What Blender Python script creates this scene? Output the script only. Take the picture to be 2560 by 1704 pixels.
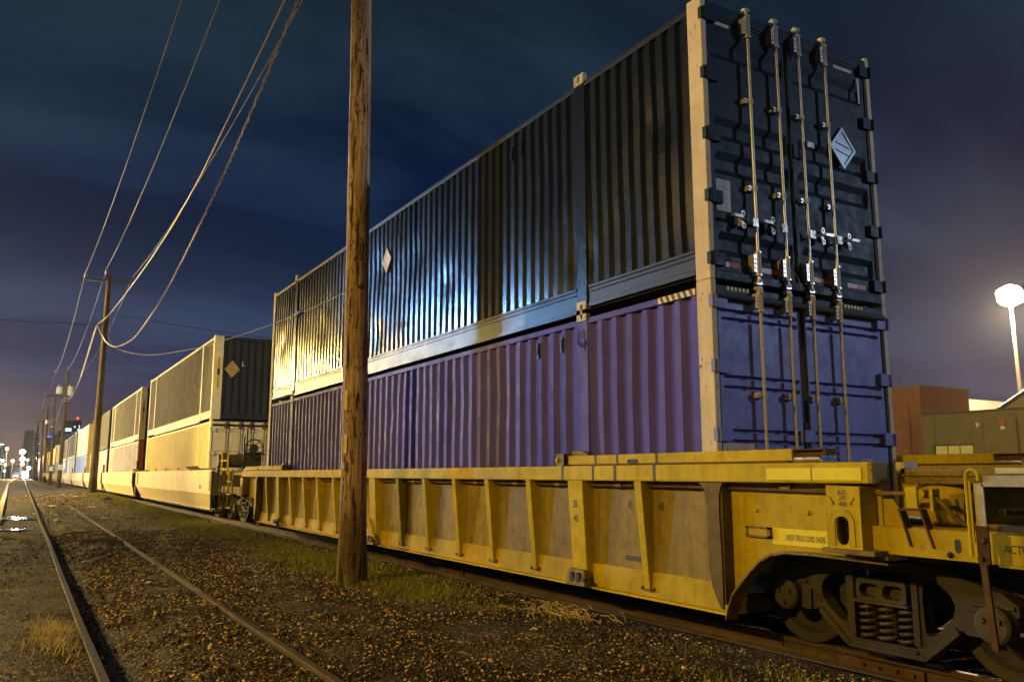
import bpy, math, random
import numpy as np
from mathutils import Vector, Matrix
from mathutils.geometry import tessellate_polygon

random.seed(7)
RNG = np.random.default_rng(11)
R = math.radians
for o in list(bpy.data.objects):
    bpy.data.objects.remove(o)
SC = bpy.context.scene
COL = SC.collection

# ------------------------------------------------------------------ camera, sky, exposure
cam_data = bpy.data.cameras.new("camera")
cam_data.sensor_width = 36.0
cam_data.lens = 29.2525
cam_data.clip_start = 0.05
cam_data.clip_end = 6000.0
cam = bpy.data.objects.new("camera", cam_data)
cam.location = (0, 0, 1.6)
cam.rotation_euler = (R(90 + 9.0911), 0, R(-30.4259))
COL.objects.link(cam)
SC.camera = cam

SC.view_settings.view_transform = 'Standard'
SC.view_settings.look = 'None'
SC.view_settings.gamma = 1.0
SC.view_settings.use_curve_mapping = False
SC.view_settings.exposure = 0.0
SC.cycles.max_bounces = 6
SC.cycles.sample_clamp_indirect = 3.0
SC.cycles.use_denoising = True

SODIUM = (1.0, 0.61, 0.10)
WARM = (1.0, 0.69, 0.19)
PALEW = (1.0, 0.86, 0.62)
BLUEWHITE = (0.22, 0.52, 1.0)
SKY_GAIN = 1.0


def nd(nt, typ, **kw):
    n = nt.nodes.new(typ)
    for k, v in kw.items():
        if k in n.inputs:
            n.inputs[k].default_value = v
        else:
            setattr(n, k, v)
    return n


def lk(nt, a, b):
    nt.links.new(a, b)


def ramp(nt, fac, stops, interp='LINEAR'):
    r = nt.nodes.new('ShaderNodeValToRGB')
    r.color_ramp.interpolation = interp
    e = r.color_ramp.elements
    while len(e) < len(stops):
        e.new(0.5)
    for i, (p, c) in enumerate(stops):
        e[i].position = p
        e[i].color = (c[0], c[1], c[2], 1) if not isinstance(c, (int, float)) else (c, c, c, 1)
    if fac is not None:
        lk(nt, fac, r.inputs['Fac'])
    return r


def math_n(nt, op, a, b=None, clamp=False):
    m = nt.nodes.new('ShaderNodeMath')
    m.operation = op
    m.use_clamp = clamp
    for i, v in enumerate((a, b)):
        if v is None:
            continue
        if isinstance(v, (int, float)):
            m.inputs[i].default_value = v
        else:
            lk(nt, v, m.inputs[i])
    return m.outputs[0]


def mixc(nt, fac, a, b, mode='MIX'):
    m = nt.nodes.new('ShaderNodeMix')
    m.data_type = 'RGBA'
    m.blend_type = mode
    for s, v in ((0, fac), (6, a), (7, b)):
        if isinstance(v, (int, float)):
            m.inputs[s].default_value = v
        elif isinstance(v, tuple):
            m.inputs[s].default_value = (v[0], v[1], v[2], 1)
        else:
            lk(nt, v, m.inputs[s])
    return m.outputs[2]


def build_world():
    w = bpy.data.worlds.new("World")
    SC.world = w
    w.use_nodes = True
    nt = w.node_tree
    nt.nodes.clear()
    tc = nd(nt, 'ShaderNodeTexCoord')
    sep = nd(nt, 'ShaderNodeSeparateXYZ')
    lk(nt, tc.outputs['Generated'], sep.inputs[0])
    x, y, z = sep.outputs
    base = ramp(nt, z, [(0.0, (.085, .065, .115)), (.06, (.062, .054, .118)), (.12, (.036, .042, .108)), (.19, (.020, .034, .088)), (.25, (.0055, .019, .060)),
                        (.32, (.0008, .0090, .044)), (.42, (.0025, .0115, .033)), (.55, (.0075, .0175, .027)), (1.0, (.006, .012, .020))])
    # the city lights the clouds from below: warm and violet towards the east
    east = math_n(nt, 'MULTIPLY', math_n(nt, 'SUBTRACT', x, .62, True), 2.6, True)
    low = ramp(nt, z, [(0.0, 1.0), (.16, .75), (.34, .25), (.55, 0.0)])
    warm = math_n(nt, 'MULTIPLY', east, low.outputs[0], True)
    col = mixc(nt, math_n(nt, 'MULTIPLY', warm, .55), base.outputs[0], (.135, .088, .095))
    # glow over the town at the end of the street
    town = nd(nt, 'ShaderNodeVectorMath', operation='DOT_PRODUCT')
    lk(nt, tc.outputs['Generated'], town.inputs[0])
    town.inputs[1].default_value = (-.03, .9992, .02)
    tg = ramp(nt, town.outputs['Value'], [(.975, 0.0), (.992, .25), (1.0, 1.0)])
    tl = ramp(nt, z, [(.0, 1.0), (.045, .6), (.12, 0.0)])
    col = mixc(nt, math_n(nt, 'MULTIPLY', tg.outputs[0], tl.outputs[0]), col, (.20, .12, .075))
    # clouds: stretched noise seen on a flat layer
    den = math_n(nt, 'ADD', z, .16)
    cx = math_n(nt, 'DIVIDE', x, den)
    cy = math_n(nt, 'DIVIDE', y, den)
    comb = nd(nt, 'ShaderNodeCombineXYZ')
    lk(nt, cx, comb.inputs[0]); lk(nt, cy, comb.inputs[1])
    mp = nd(nt, 'ShaderNodeMapping')
    mp.inputs['Rotation'].default_value = (0, 0, R(-30))
    mp.inputs['Scale'].default_value = (.55, 1.25, 1)
    lk(nt, comb.outputs[0], mp.inputs[0])
    n1 = nd(nt, 'ShaderNodeTexNoise', Scale=1.5, Detail=6.0, Roughness=.55, Distortion=.4)
    lk(nt, mp.outputs[0], n1.inputs[0])
    c1 = ramp(nt, n1.outputs[0], [(.42, 0.0), (.66, 1.0)])
    cl = mixc(nt, math_n(nt, 'MULTIPLY', c1.outputs[0], 1.0), col, (.011, .021, .026), 'ADD')
    cl2 = mixc(nt, 1.0, cl, ramp(nt, n1.outputs[0], [(.25, .66), (.55, 1.0)]).outputs[0], 'MULTIPLY')
    bg = nd(nt, 'ShaderNodeBackground')
    lk(nt, cl2, bg.inputs[0])
    bg.inputs[1].default_value = SKY_GAIN
    out = nd(nt, 'ShaderNodeOutputWorld')
    lk(nt, bg.outputs[0], out.inputs[0])


build_world()

# ------------------------------------------------------------------ materials
MATS = {}


def new_mat(name):
    m = bpy.data.materials.new(name)
    m.use_nodes = True
    nt = m.node_tree
    nt.nodes.clear()
    out = nd(nt, 'ShaderNodeOutputMaterial')
    b = nd(nt, 'ShaderNodeBsdfPrincipled')
    lk(nt, b.outputs[0], out.inputs[0])
    MATS[name] = m
    return m, nt, b


def coords(nt, scale=(1, 1, 1), shift=True):
    tc = nd(nt, 'ShaderNodeTexCoord')
    mp = nd(nt, 'ShaderNodeMapping')
    mp.inputs['Scale'].default_value = scale
    lk(nt, tc.outputs['Object'], mp.inputs[0])
    if shift:
        oi = nd(nt, 'ShaderNodeObjectInfo')
        mul = nd(nt, 'ShaderNodeVectorMath', operation='MULTIPLY_ADD')
        lk(nt, oi.outputs['Random'], mul.inputs[0])
        mul.inputs[1].default_value = (37.0, 51.0, 23.0)
        lk(nt, mp.outputs[0], mul.inputs[2])
        return mul.outputs[0]
    return mp.outputs[0]


def paint(name, col, rough=.45, var=.22, dirt=.35, dirtcol=(.06, .045, .03), rust=0.0, chips=0.0, bump=.15, spec=.18,
          metallic=0.0, streak=.3, chipcol=(.05, .04, .035), coat=0.0, rvar=.22):
    m, nt, b = new_mat(name)
    v = coords(nt)
    n1 = nd(nt, 'ShaderNodeTexNoise', Scale=1.7, Detail=5.0, Roughness=.6)
    lk(nt, v, n1.inputs[0])
    lo = tuple(c * (1 - var) for c in col)
    hi = tuple(min(1, c * (1 + var)) for c in col)
    c = ramp(nt, n1.outputs[0], [(.3, lo), (.7, hi)]).outputs[0]
    # vertical streaks of dirt
    vs = coords(nt, (5.0, 5.0, .35))
    n2 = nd(nt, 'ShaderNodeTexNoise', Scale=2.2, Detail=6.0, Roughness=.65)
    lk(nt, vs, n2.inputs[0])
    s = ramp(nt, n2.outputs[0], [(.48, 0.0), (.75, 1.0)])
    c = mixc(nt, math_n(nt, 'MULTIPLY', s.outputs[0], streak), c, dirtcol)
    n3 = nd(nt, 'ShaderNodeTexNoise', Scale=6.5, Detail=8.0, Roughness=.7)
    lk(nt, v, n3.inputs[0])
    d = ramp(nt, n3.outputs[0], [(.46, 0.0), (.72, 1.0)])
    c = mixc(nt, math_n(nt, 'MULTIPLY', d.outputs[0], dirt), c, dirtcol)
    if rust > 0:
        n4 = nd(nt, 'ShaderNodeTexNoise', Scale=9.0, Detail=10.0, Roughness=.75)
        lk(nt, v, n4.inputs[0])
        rr = ramp(nt, n4.outputs[0], [(.62 - .12 * rust, 0.0), (.66 - .08 * rust, 1.0)])
        c = mixc(nt, math_n(nt, 'MULTIPLY', rr.outputs[0], min(1, rust + .3)), c, (.085, .034, .013))
    if chips > 0:
        vc = coords(nt, (6.0, 6.0, 2.2))
        n5 = nd(nt, 'ShaderNodeTexNoise', Scale=4.0, Detail=9.0, Roughness=.8)
        lk(nt, vc, n5.inputs[0])
        cc = ramp(nt, n5.outputs[0], [(.70 - .1 * chips, 0.0), (.715 - .1 * chips, 1.0)])
        c = mixc(nt, cc.outputs[0], c, chipcol)
    lk(nt, c, b.inputs['Base Color'])
    rv = ramp(nt, n3.outputs[0], [(.3, max(.05, rough - rvar * .45)), (.75, min(1, rough + rvar))])
    lk(nt, rv.outputs[0], b.inputs['Roughness'])
    b.inputs['Metallic'].default_value = metallic
    b.inputs['Specular IOR Level'].default_value = spec
    if coat:
        b.inputs['Coat Weight'].default_value = coat
        b.inputs['Coat Roughness'].default_value = .18
    if bump:
        n6 = nd(nt, 'ShaderNodeTexNoise', Scale=28.0, Detail=4.0)
        lk(nt, v, n6.inputs[0])
        n7 = nd(nt, 'ShaderNodeTexNoise', Scale=2.6, Detail=2.0)
        lk(nt, v, n7.inputs[0])
        h = math_n(nt, 'ADD', math_n(nt, 'MULTIPLY', n6.outputs[0], .12), n7.outputs[0])
        bp = nd(nt, 'ShaderNodeBump', Strength=bump, Distance=.02)
        lk(nt, h, bp.inputs['Height'])
        lk(nt, bp.outputs[0], b.inputs['Normal'])
    return m


def plain(name, col, rough=.6, metallic=0.0, noise=.2, scale=12.0):
    m, nt, b = new_mat(name)
    v = coords(nt)
    n1 = nd(nt, 'ShaderNodeTexNoise', Scale=scale, Detail=5.0, Roughness=.65)
    lk(nt, v, n1.inputs[0])
    c = ramp(nt, n1.outputs[0], [(.3, tuple(c * (1 - noise) for c in col)), (.7, tuple(min(1, c * (1 + noise)) for c in col))])
    lk(nt, c.outputs[0], b.inputs['Base Color'])
    b.inputs['Roughness'].default_value = rough
    b.inputs['Metallic'].default_value = metallic
    return m


def glow(name, col, strength):
    m, nt, b = new_mat(name)
    b.inputs['Base Color'].default_value = (.1, .1, .1, 1)
    b.inputs['Emission Color'].default_value = (col[0], col[1], col[2], 1)
    b.inputs['Emission Strength'].default_value = strength
    return m


def vcol_mat(name, rough=.8, spec=.3, trans=0.0):
    m, nt, b = new_mat(name)
    a = nd(nt, 'ShaderNodeAttribute', attribute_name='tint')
    lk(nt, a.outputs['Color'], b.inputs['Base Color'])
    b.inputs['Roughness'].default_value = rough
    b.inputs['Specular IOR Level'].default_value = spec
    return m


def wood(name, tint=1.0):
    m, nt, b = new_mat(name)
    v = coords(nt, (9.0, 9.0, .55))
    n1 = nd(nt, 'ShaderNodeTexNoise', Scale=2.4, Detail=9.0, Roughness=.72, Distortion=.5)
    lk(nt, v, n1.inputs[0])
    c = ramp(nt, n1.outputs[0], [(.30, (.022 * tint, .014 * tint, .008 * tint)), (.47, (.13 * tint, .085 * tint, .042 * tint)),
                                 (.62, (.26 * tint, .18 * tint, .095 * tint)), (.80, (.34 * tint, .26 * tint, .16 * tint))]).outputs[0]
    v2 = coords(nt, (1.0, 1.0, .12))
    n2 = nd(nt, 'ShaderNodeTexNoise', Scale=14.0, Detail=6.0, Roughness=.6)
    lk(nt, v2, n2.inputs[0])
    cr = ramp(nt, n2.outputs[0], [(.36, 0.0), (.45, 1.0)])
    c = mixc(nt, cr.outputs[0], (.018, .011, .006), c)
    v3 = coords(nt, (20.0, 20.0, 6.0))
    vo = nd(nt, 'ShaderNodeTexVoronoi', Scale=1.0)
    lk(nt, v3, vo.inputs[0])
    pk = ramp(nt, vo.outputs['Distance'], [(.12, 0.0), (.24, 1.0)])
    c = mixc(nt, pk.outputs[0], (.015, .009, .005), c)
    # creosote: dark foot
    tc = nd(nt, 'ShaderNodeTexCoord')
    sp = nd(nt, 'ShaderNodeSeparateXYZ')
    lk(nt, tc.outputs['Object'], sp.inputs[0])
    hz = math_n(nt, 'ADD', sp.outputs[2], math_n(nt, 'MULTIPLY', n1.outputs[0], -1.6))
    ft = ramp(nt, hz, [(0.0, .35), (.45, 1.0)])
    c = mixc(nt, 1.0, c, ft.outputs[0], 'MULTIPLY')
    lk(nt, c, b.inputs['Base Color'])
    b.inputs['Roughness'].default_value = .85
    h = math_n(nt, 'ADD', math_n(nt, 'MULTIPLY', cr.outputs[0], .8), math_n(nt, 'ADD', n1.outputs[0], math_n(nt, 'MULTIPLY', pk.outputs[0], .35)))
    bp = nd(nt, 'ShaderNodeBump', Strength=.9, Distance=.03)
    lk(nt, h, bp.inputs['Height'])
    lk(nt, bp.outputs[0], b.inputs['Normal'])
    return m


def ground_mat(name, dark, mid, light, scale, dirt_scale=.5, bumpd=.03, rough=.85):
    m, nt, b = new_mat(name)
    tc = nd(nt, 'ShaderNodeTexCoord')
    vo = nd(nt, 'ShaderNodeTexVoronoi', Scale=scale, Randomness=1.0)
    lk(nt, tc.outputs['Object'], vo.inputs[0])
    sepc = nd(nt, 'ShaderNodeSeparateColor')
    lk(nt, vo.outputs['Color'], sepc.inputs[0])
    c = ramp(nt, sepc.outputs[0], [(0.0, dark), (.55, mid), (.80, mid), (1.0, light)]).outputs[0]
    vb = nd(nt, 'ShaderNodeTexVoronoi', Scale=scale * .26, Randomness=1.0)
    lk(nt, tc.outputs['Object'], vb.inputs[0])
    sb = nd(nt, 'ShaderNodeSeparateColor')
    lk(nt, vb.outputs['Color'], sb.inputs[0])
    c = mixc(nt, ramp(nt, sb.outputs[1], [(.90, 0.0), (.98, .6)]).outputs[0], c, light)
    n = nd(nt, 'ShaderNodeTexNoise', Scale=dirt_scale, Detail=7.0, Roughness=.65)
    lk(nt, tc.outputs['Object'], n.inputs[0])
    f = ramp(nt, n.outputs[0], [(.38, 0.0), (.62, 1.0)])
    c = mixc(nt, math_n(nt, 'MULTIPLY', f.outputs[0], .75), c, tuple(q * .8 for q in dark))
    n2 = nd(nt, 'ShaderNodeTexNoise', Scale=scale * 1.4, Detail=4.0)
    lk(nt, tc.outputs['Object'], n2.inputs[0])
    lk(nt, c, b.inputs['Base Color'])
    b.inputs['Roughness'].default_value = rough
    h = math_n(nt, 'SUBTRACT', math_n(nt, 'MULTIPLY', n2.outputs[0], .5), vo.outputs['Distance'])
    bp = nd(nt, 'ShaderNodeBump', Strength=1.0, Distance=bumpd)
    lk(nt, h, bp.inputs['Height'])
    lk(nt, bp.outputs[0], b.inputs['Normal'])
    return m


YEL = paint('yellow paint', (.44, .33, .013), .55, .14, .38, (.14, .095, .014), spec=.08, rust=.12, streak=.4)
PANEL = paint('grimy shaded ochre panel paint', (.26, .195, .042), .6, .22, .55, (.10, .07, .018), rust=.1, streak=.5, bump=.2)  # darker ochre: grime plus the shade below the top chord, painted in
YEL_TRIM = paint('bright yellow paint', (.50, .385, .009), .55, .16, .34, (.12, .085, .012), spec=.08, rust=.10, streak=.25, chips=.2)
YEL_RUST = paint('rusty yellow paint', (.20, .15, .03), .6, .3, .6, (.07, .04, .015), rust=.6, streak=.5)
REFL = paint('reflective yellow tape', (.72, .64, .04), .35, .06, .12, streak=.1, bump=.05)
RUBBER = plain('black rubber', (.02, .02, .02), .7)
STEEL = paint('dark truck steel', (.060, .052, .042), .60, .3, .5, (.03, .022, .014), rust=.35, bump=.5)
SPRING = paint('worn spring steel', (.10, .085, .065), .42, .3, .5, (.03, .022, .014), rust=.5, bump=.4, metallic=.5)
WHEEL = paint('wheel steel', (.055, .05, .042), .6, .3, .4, (.03, .025, .018), rust=.25)
GALV = paint('galvanised steel', (.42, .43, .42), .42, .35, .55, (.12, .10, .08), metallic=.6, bump=.3)
WORN = paint('bare worn steel', (.38, .36, .33), .42, .4, .5, (.06, .04, .03), metallic=.85, rust=.3, bump=.5)
RODM = plain('galvanised lock rod', (.55, .53, .49), .40, .85, .10)
RODP = plain('painted lock rod', (.42, .36, .24), .5, .2, .25, 30.0)
ENDRIB = paint('shaded brown plate', (.13, .095, .035), .7, .25, .5, (.05, .035, .015), rust=.3, bump=.3)  # dark brown carries the shade on the angled near end rib
RUST = paint('rusty steel', (.10, .055, .03), .75, .35, .5, (.03, .018, .010), rust=.5, bump=.4)
RAILTOP = paint('worn rail steel', (.20, .17, .13), .34, .2, .3, (.07, .05, .03), metallic=.7, rust=.15, bump=.15)
RAILSIDE = paint('brown rail steel', (.085, .058, .036), .7, .25, .4, (.03, .02, .012), rust=.4, bump=.3)
BLACKP = plain('black stencil paint', (.020, .018, .014), .6)
GREYP = plain('faded grey stencil paint', (.055, .05, .03), .7)
WHITEP = plain('white stencil paint', (.70, .68, .62), .6)
NAVY = paint('navy container paint', (.0075, .013, .032), .21, .2, .10, (.02, .02, .02), streak=.12, bump=.02, spec=.30, rvar=.06)
NAVYDOOR = paint('navy door paint', (.0035, .015, .027), .5, spec=.3, var=.2, dirt=.2) if False else paint('navy door paint', (.0040, .022, .040), .50, .2, .2, (.015, .02, .025), streak=.3, bump=.12)
NAVYRAIL = paint('navy rail paint', (.010, .016, .034), .40, .2, .14, (.03, .03, .03), streak=.2, bump=.05, spec=.22, rvar=.14)
VIOLET = paint('blue container paint', (.070, .058, .40), .60, .24, .34, (.10, .08, .10), streak=.55, chips=.30, rust=.04, chipcol=(.3, .26, .3), bump=.14)
VIOLETDOOR = paint('blue door paint', (.19, .205, .47), .42, .16, .30, (.08, .08, .12), streak=.35, bump=.12)
POST = paint('worn white post paint', (.62, .53, .38), .65, .12, .30, (.35, .26, .15), chips=.95, chipcol=(.045, .03, .02), streak=.3)
PALEPOST = paint('pale post paint', (.66, .65, .58), .55, .10, .3, (.2, .17, .12), streak=.3)
FITTING = paint('worn fitting', (.50, .45, .30), .5, .25, .5, (.06, .04, .02), rust=.3, chips=.5)
GREYCAR = paint('grey railcar paint', (.72, .60, .40), .55, .10, .38, (.20, .15, .09), streak=.45, rust=.06)
STRIPE = plain('yellow stripe', (.55, .46, .08), .6)
TARP = paint('fabric strap', (.30, .25, .10), .8)
CREAM = paint('cream container paint', (.95, .82, .46), .6, .07, .14, (.55, .36, .16), streak=.22)
PALEDOOR = paint('pale grey door paint', (.62, .60, .52), .5, .10, .3, (.2, .16, .10), streak=.35)
GREYCONT = paint('light grey container paint', (.18, .175, .17), .7, .14, .4, (.09, .075, .05), streak=.6, spec=.06)
FADEDBLUE = paint('faded blue container paint', (.42, .42, .62), .5, .3, .4, (.55, .50, .48), streak=.6, rust=.15)
PALELAV = paint('pale lavender container paint', (.56, .56, .72), .5, .15, .3, (.3, .27, .25), streak=.4)
BLUE = paint('blue faded container paint', (.18, .27, .62), .5, .3, .4, (.45, .42, .42), streak=.5)
ICE = paint('pale blue container paint', (.52, .60, .70), .5, .12, .3, (.3, .27, .25), streak=.4)
REDRUST = paint('rust red paint', (.42, .10, .035), .6, .2, .4, (.2, .06, .03), streak=.4)
GOLD = paint('gold yellow paint', (.52, .38, .05), .5, .15, .3, (.2, .13, .04), streak=.4)
DARKEND = paint('dark end wall paint', (.013, .020, .038), .45, .2, .3, streak=.3, spec=.25)
STICKER = plain('yellow sticker', (.70, .52, .03), .5, noise=.1)
TAPEW = paint('white reflective tape', (.66, .58, .50), .4, .1, .25, (.25, .2, .15), bump=.05)
TAPER = paint('red reflective tape', (.55, .075, .035), .4, .15, .25, (.2, .06, .03), bump=.05)
PAPER = paint('grey data label', (.60, .62, .62), .55, .12, .25, (.12, .12, .12), bump=.05)
PLAC = paint('grey placard metal', (.33, .40, .45), .40, .12, .3, (.1, .12, .13), metallic=.4, bump=.1)
TANLABEL = paint('peeling cream label', (.66, .50, .34), .6, .12, .3, (.45, .2, .08), chips=.3, chipcol=(.4, .12, .05), bump=.05)
LABELINK = plain('grey label ink', (.25, .25, .27), .6)
ROOFM = paint('dark roof', (.03, .035, .05), .5)
WOOD = wood('weathered pole wood', 2.2)
WOODD = wood('dark pole wood', .62)
CABLE = plain('bare cable', (.22, .19, .16), .5, noise=.25)
CABLEB = plain('pale thick cable', (.36, .30, .25), .5, noise=.25)
CABLED = plain('dark cable', (.05, .05, .055), .6)
INSUL = plain('glazed brown insulator', (.20, .16, .10), .35)
TRANSF = plain('grey transformer paint', (.50, .52, .54), .4, noise=.12)
GROUND = ground_mat('gravel ground', (.011, .0065, .003), (.042, .026, .011), (.36, .25, .11), 34.0, .55, .035)
ASPHALT = ground_mat('asphalt', (.022, .019, .015), (.050, .044, .036), (.10, .09, .075), 60.0, .35, .010, .7)
KERB = plain('pale kerb concrete', (.50, .48, .44), .7, noise=.2, scale=3.0)
STONE = vcol_mat('gravel stone', .75, .35)
BLADE = vcol_mat('grass blade', .7, .3)
LITTER = plain('litter paper', (.66, .62, .56), .7, noise=.15)
STICKM = plain('broken wood', (.46, .36, .20), .8)
WATER, _nt, _b = new_mat('puddle water')
_b.inputs['Base Color'].default_value = (.01, .01, .011, 1)
_b.inputs['Roughness'].default_value = .10
_n = nd(_nt, 'ShaderNodeTexNoise', Scale=1.4, Detail=3.0)
_bp = nd(_nt, 'ShaderNodeBump', Strength=.03, Distance=.02)
lk(_nt, _n.outputs[0], _bp.inputs['Height']); lk(_nt, _bp.outputs[0], _b.inputs['Normal'])
RUSTWALL = paint('rust brown wall', (.26, .11, .045), .8, .10, .25, (.12, .06, .03), streak=.35)
OLIVEWALL = paint('olive wall', (.17, .145, .055), .85, .10, .25, (.09, .075, .03), streak=.3)
COPING = plain('dark coping', (.05, .045, .025), .7)
CREAMROOF = paint('pale metal roof', (.78, .74, .64), .5, .05, .15, (.6, .45, .3), streak=.3)
GABLE = plain('mustard gable wall', (.40, .32, .06), .8)
GALVPOLE = plain('galvanised mast', (.40, .36, .30), .5, noise=.08)
TOWER = plain('dark tower facade', (.035, .036, .045), .5)
TOWERL = plain('grey tower facade', (.10, .09, .085), .6)
CONCRETE = plain('grey concrete', (.16, .15, .14), .8)
LAMPG = glow('sodium lens', (1.0, .70, .34), 22.0)
LAMPMAST = glow('floodlight lens', (1.0, .74, .40), 60.0)
LAMPB = glow('blue white lens', (.35, .60, 1.0), 18.0)
LAMPV = glow('violet lens', (.35, .30, 1.0), 8.0)
LAMPR = glow('red beacon lens', (1.0, .05, .02), 9.0)
TAIL = glow('tail lamp', (1.0, .06, .03), 3.0)
WINW = glow('lit white window', (.75, .92, .88), 1.5)
WINC = glow('lit cyan window', (.35, .60, .66), .45)
WINBLUE = glow('blue crown light', (.03, .14, 1.0), 3.0)
WINY = glow('lit yellow pane', (.85, .56, .03), .30)
CARRED = paint('red car paint', (.25, .03, .03), .35)
TRUCKG = paint('grey van paint', (.35, .27, .22), .5)
'''OK'''

# ------------------------------------------------------------------ mesh helpers
ROOT = {}


def V(*a):
    return Vector(a)


class MB:
    def __init__(s):
        s.v, s.f = [], []

    def add(s, vs, fs):
        n = len(s.v)
        s.v += [tuple(p) for p in vs]
        s.f += [tuple(i + n for i in f) for f in fs]
        return s

    def box(s, x0, x1, y0, y1, z0, z1):
        if x0 > x1: x0, x1 = x1, x0
        if y0 > y1: y0, y1 = y1, y0
        if z0 > z1: z0, z1 = z1, z0
        return s.add([(x0, y0, z0), (x1, y0, z0), (x1, y1, z0), (x0, y1, z0), (x0, y0, z1), (x1, y0, z1), (x1, y1, z1), (x0, y1, z1)],
                     [(0, 3, 2, 1), (4, 5, 6, 7), (0, 1, 5, 4), (1, 2, 6, 5), (2, 3, 7, 6), (3, 0, 4, 7)])

    def hexa(s, p):
        return s.add(p, [(0, 3, 2, 1), (4, 5, 6, 7), (0, 1, 5, 4), (1, 2, 6, 5), (2, 3, 7, 6), (3, 0, 4, 7)])

    def quad(s, a, b, c, d):
        return s.add([a, b, c, d], [(0, 1, 2, 3)])

    def plate(s, outer, holes, axis, a0, a1):
        """flat plate with holes; outline in the plane across `axis`, from a0 to a1 along it"""
        loops = [list(outer)] + [list(h) for h in holes]
        flat = [p for l in loops for p in l]

        def to(p, a):
            if axis == 'x': return (a, p[0], p[1])
            if axis == 'y': return (p[0], a, p[1])
            return (p[0], p[1], a)
        tris = tessellate_polygon([[Vector((p[0], p[1], 0)) for p in l] for l in loops])
        n = len(flat)
        vs = [to(p, a0) for p in flat] + [to(p, a1) for p in flat]
        fs = [tuple(t) for t in tris] + [tuple(i + n for i in reversed(t)) for t in tris]
        k = 0
        for l in loops:
            m = len(l)
            for i in range(m):
                j = (i + 1) % m
                fs.append((k + i, k + j, k + j + n, k + i + n))
            k += m
        return s.add(vs, fs)

    def tube(s, pts, r, n=8, caps=True):
        pts = [Vector(p) for p in pts]
        m = len(pts)
        rs = r if isinstance(r, (list, tuple)) else [r] * m
        vs, fs = [], []
        prev = None
        for i, p in enumerate(pts):
            t = (pts[min(i + 1, m - 1)] - pts[max(i - 1, 0)]).normalized()
            if prev is None:
                ref = Vector((0, 0, 1)) if abs(t.z) < .9 else Vector((1, 0, 0))
                a = t.cross(ref).normalized()
            else:
                a = (prev - t * prev.dot(t)).normalized()
            prev = a
            b = t.cross(a)
            for k in range(n):
                q = 2 * math.pi * k / n
                vs.append(p + (a * math.cos(q) + b * math.sin(q)) * rs[i])
        for i in range(m - 1):
            for k in range(n):
                k2 = (k + 1) % n
                fs.append((i * n + k, i * n + k2, (i + 1) * n + k2, (i + 1) * n + k))
        if caps:
            fs.append(tuple(range(n - 1, -1, -1)))
            fs.append(tuple((m - 1) * n + k for k in range(n)))
        return s.add(vs, fs)

    def cyl(s, p0, p1, r0, r1=None, n=16):
        return s.tube([p0, p1], [r0, r0 if r1 is None else r1], n)

    def lathe(s, prof, c, axis='x', n=28):
        """profile of (along, radius) pairs turned about an axis through c"""
        vs, fs = [], []
        for a, r in prof:
            for k in range(n):
                q = 2 * math.pi * k / n
                u, w = r * math.cos(q), r * math.sin(q)
                if axis == 'x': vs.append((c[0] + a, c[1] + u, c[2] + w))
                elif axis == 'y': vs.append((c[0] + u, c[1] + a, c[2] + w))
                else: vs.append((c[0] + u, c[1] + w, c[2] + a))
        for i in range(len(prof) - 1):
            for k in range(n):
                k2 = (k + 1) % n
                fs.append((i * n + k, i * n + k2, (i + 1) * n + k2, (i + 1) * n + k))
        return s.add(vs, fs)

    def ball(s, c, r, n=12, sq=(1, 1, 1)):
        prof = []
        vs, fs = [], []
        h = n // 2
        for i in range(h + 1):
            t = math.pi * i / h
            for k in range(n):
                q = 2 * math.pi * k / n
                vs.append((c[0] + sq[0] * r * math.sin(t) * math.cos(q), c[1] + sq[1] * r * math.sin(t) * math.sin(q), c[2] + sq[2] * r * math.cos(t)))
        for i in range(h):
            for k in range(n):
                k2 = (k + 1) % n
                fs.append((i * n + k, (i + 1) * n + k, (i + 1) * n + k2, i * n + k2))
        return s.add(vs, fs)

    def wall(s, prof, z0, z1, dents=None, nz=1):
        """vertical sheet over a plan polyline; dents is a list of (y, z, radius, depth)"""
        n = len(prof)
        vs = []
        for j in range(nz + 1):
            z = z0 + (z1 - z0) * j / nz
            for p in prof:
                x = p[0]
                for dy, dz, dr, dd in dents or ():
                    q = ((p[1] - dy) ** 2 + (z - dz) ** 2) / (dr * dr)
                    if q < 4: x += dd * math.exp(-q * 1.6)
                vs.append((x, p[1], z))
        return s.add(vs, [(i + j * n, i + 1 + j * n, i + 1 + n + j * n, i + n + j * n) for j in range(nz) for i in range(n - 1)])

    def build(s, name, mat, parent=None, smooth=False, bevel=0.0, solid=0.0, sharp=35):
        off = ROOT.get(parent.name, Vector((0, 0, 0))) if parent is not None else Vector((0, 0, 0))
        me = bpy.data.meshes.new(name)
        me.from_pydata([(p[0] - off.x, p[1] - off.y, p[2] - off.z) for p in s.v], [], s.f)
        me.validate()
        me.materials.append(mat)
        ob = bpy.data.objects.new(name, me)
        COL.objects.link(ob)
        if parent is not None:
            ob.parent = parent
            ROOT[ob.name] = off
        if smooth:
            me.polygons.foreach_set('use_smooth', [True] * len(me.polygons))
            me.set_sharp_from_angle(angle=R(sharp))
        if solid:
            md = ob.modifiers.new('solid', 'SOLIDIFY'); md.thickness = solid; md.offset = 0
        if bevel:
            md = ob.modifiers.new('bevel', 'BEVEL'); md.width = bevel; md.segments = 2; md.limit_method = 'ANGLE'; md.angle_limit = R(40)
        return ob


def mb():
    return MB()


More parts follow.
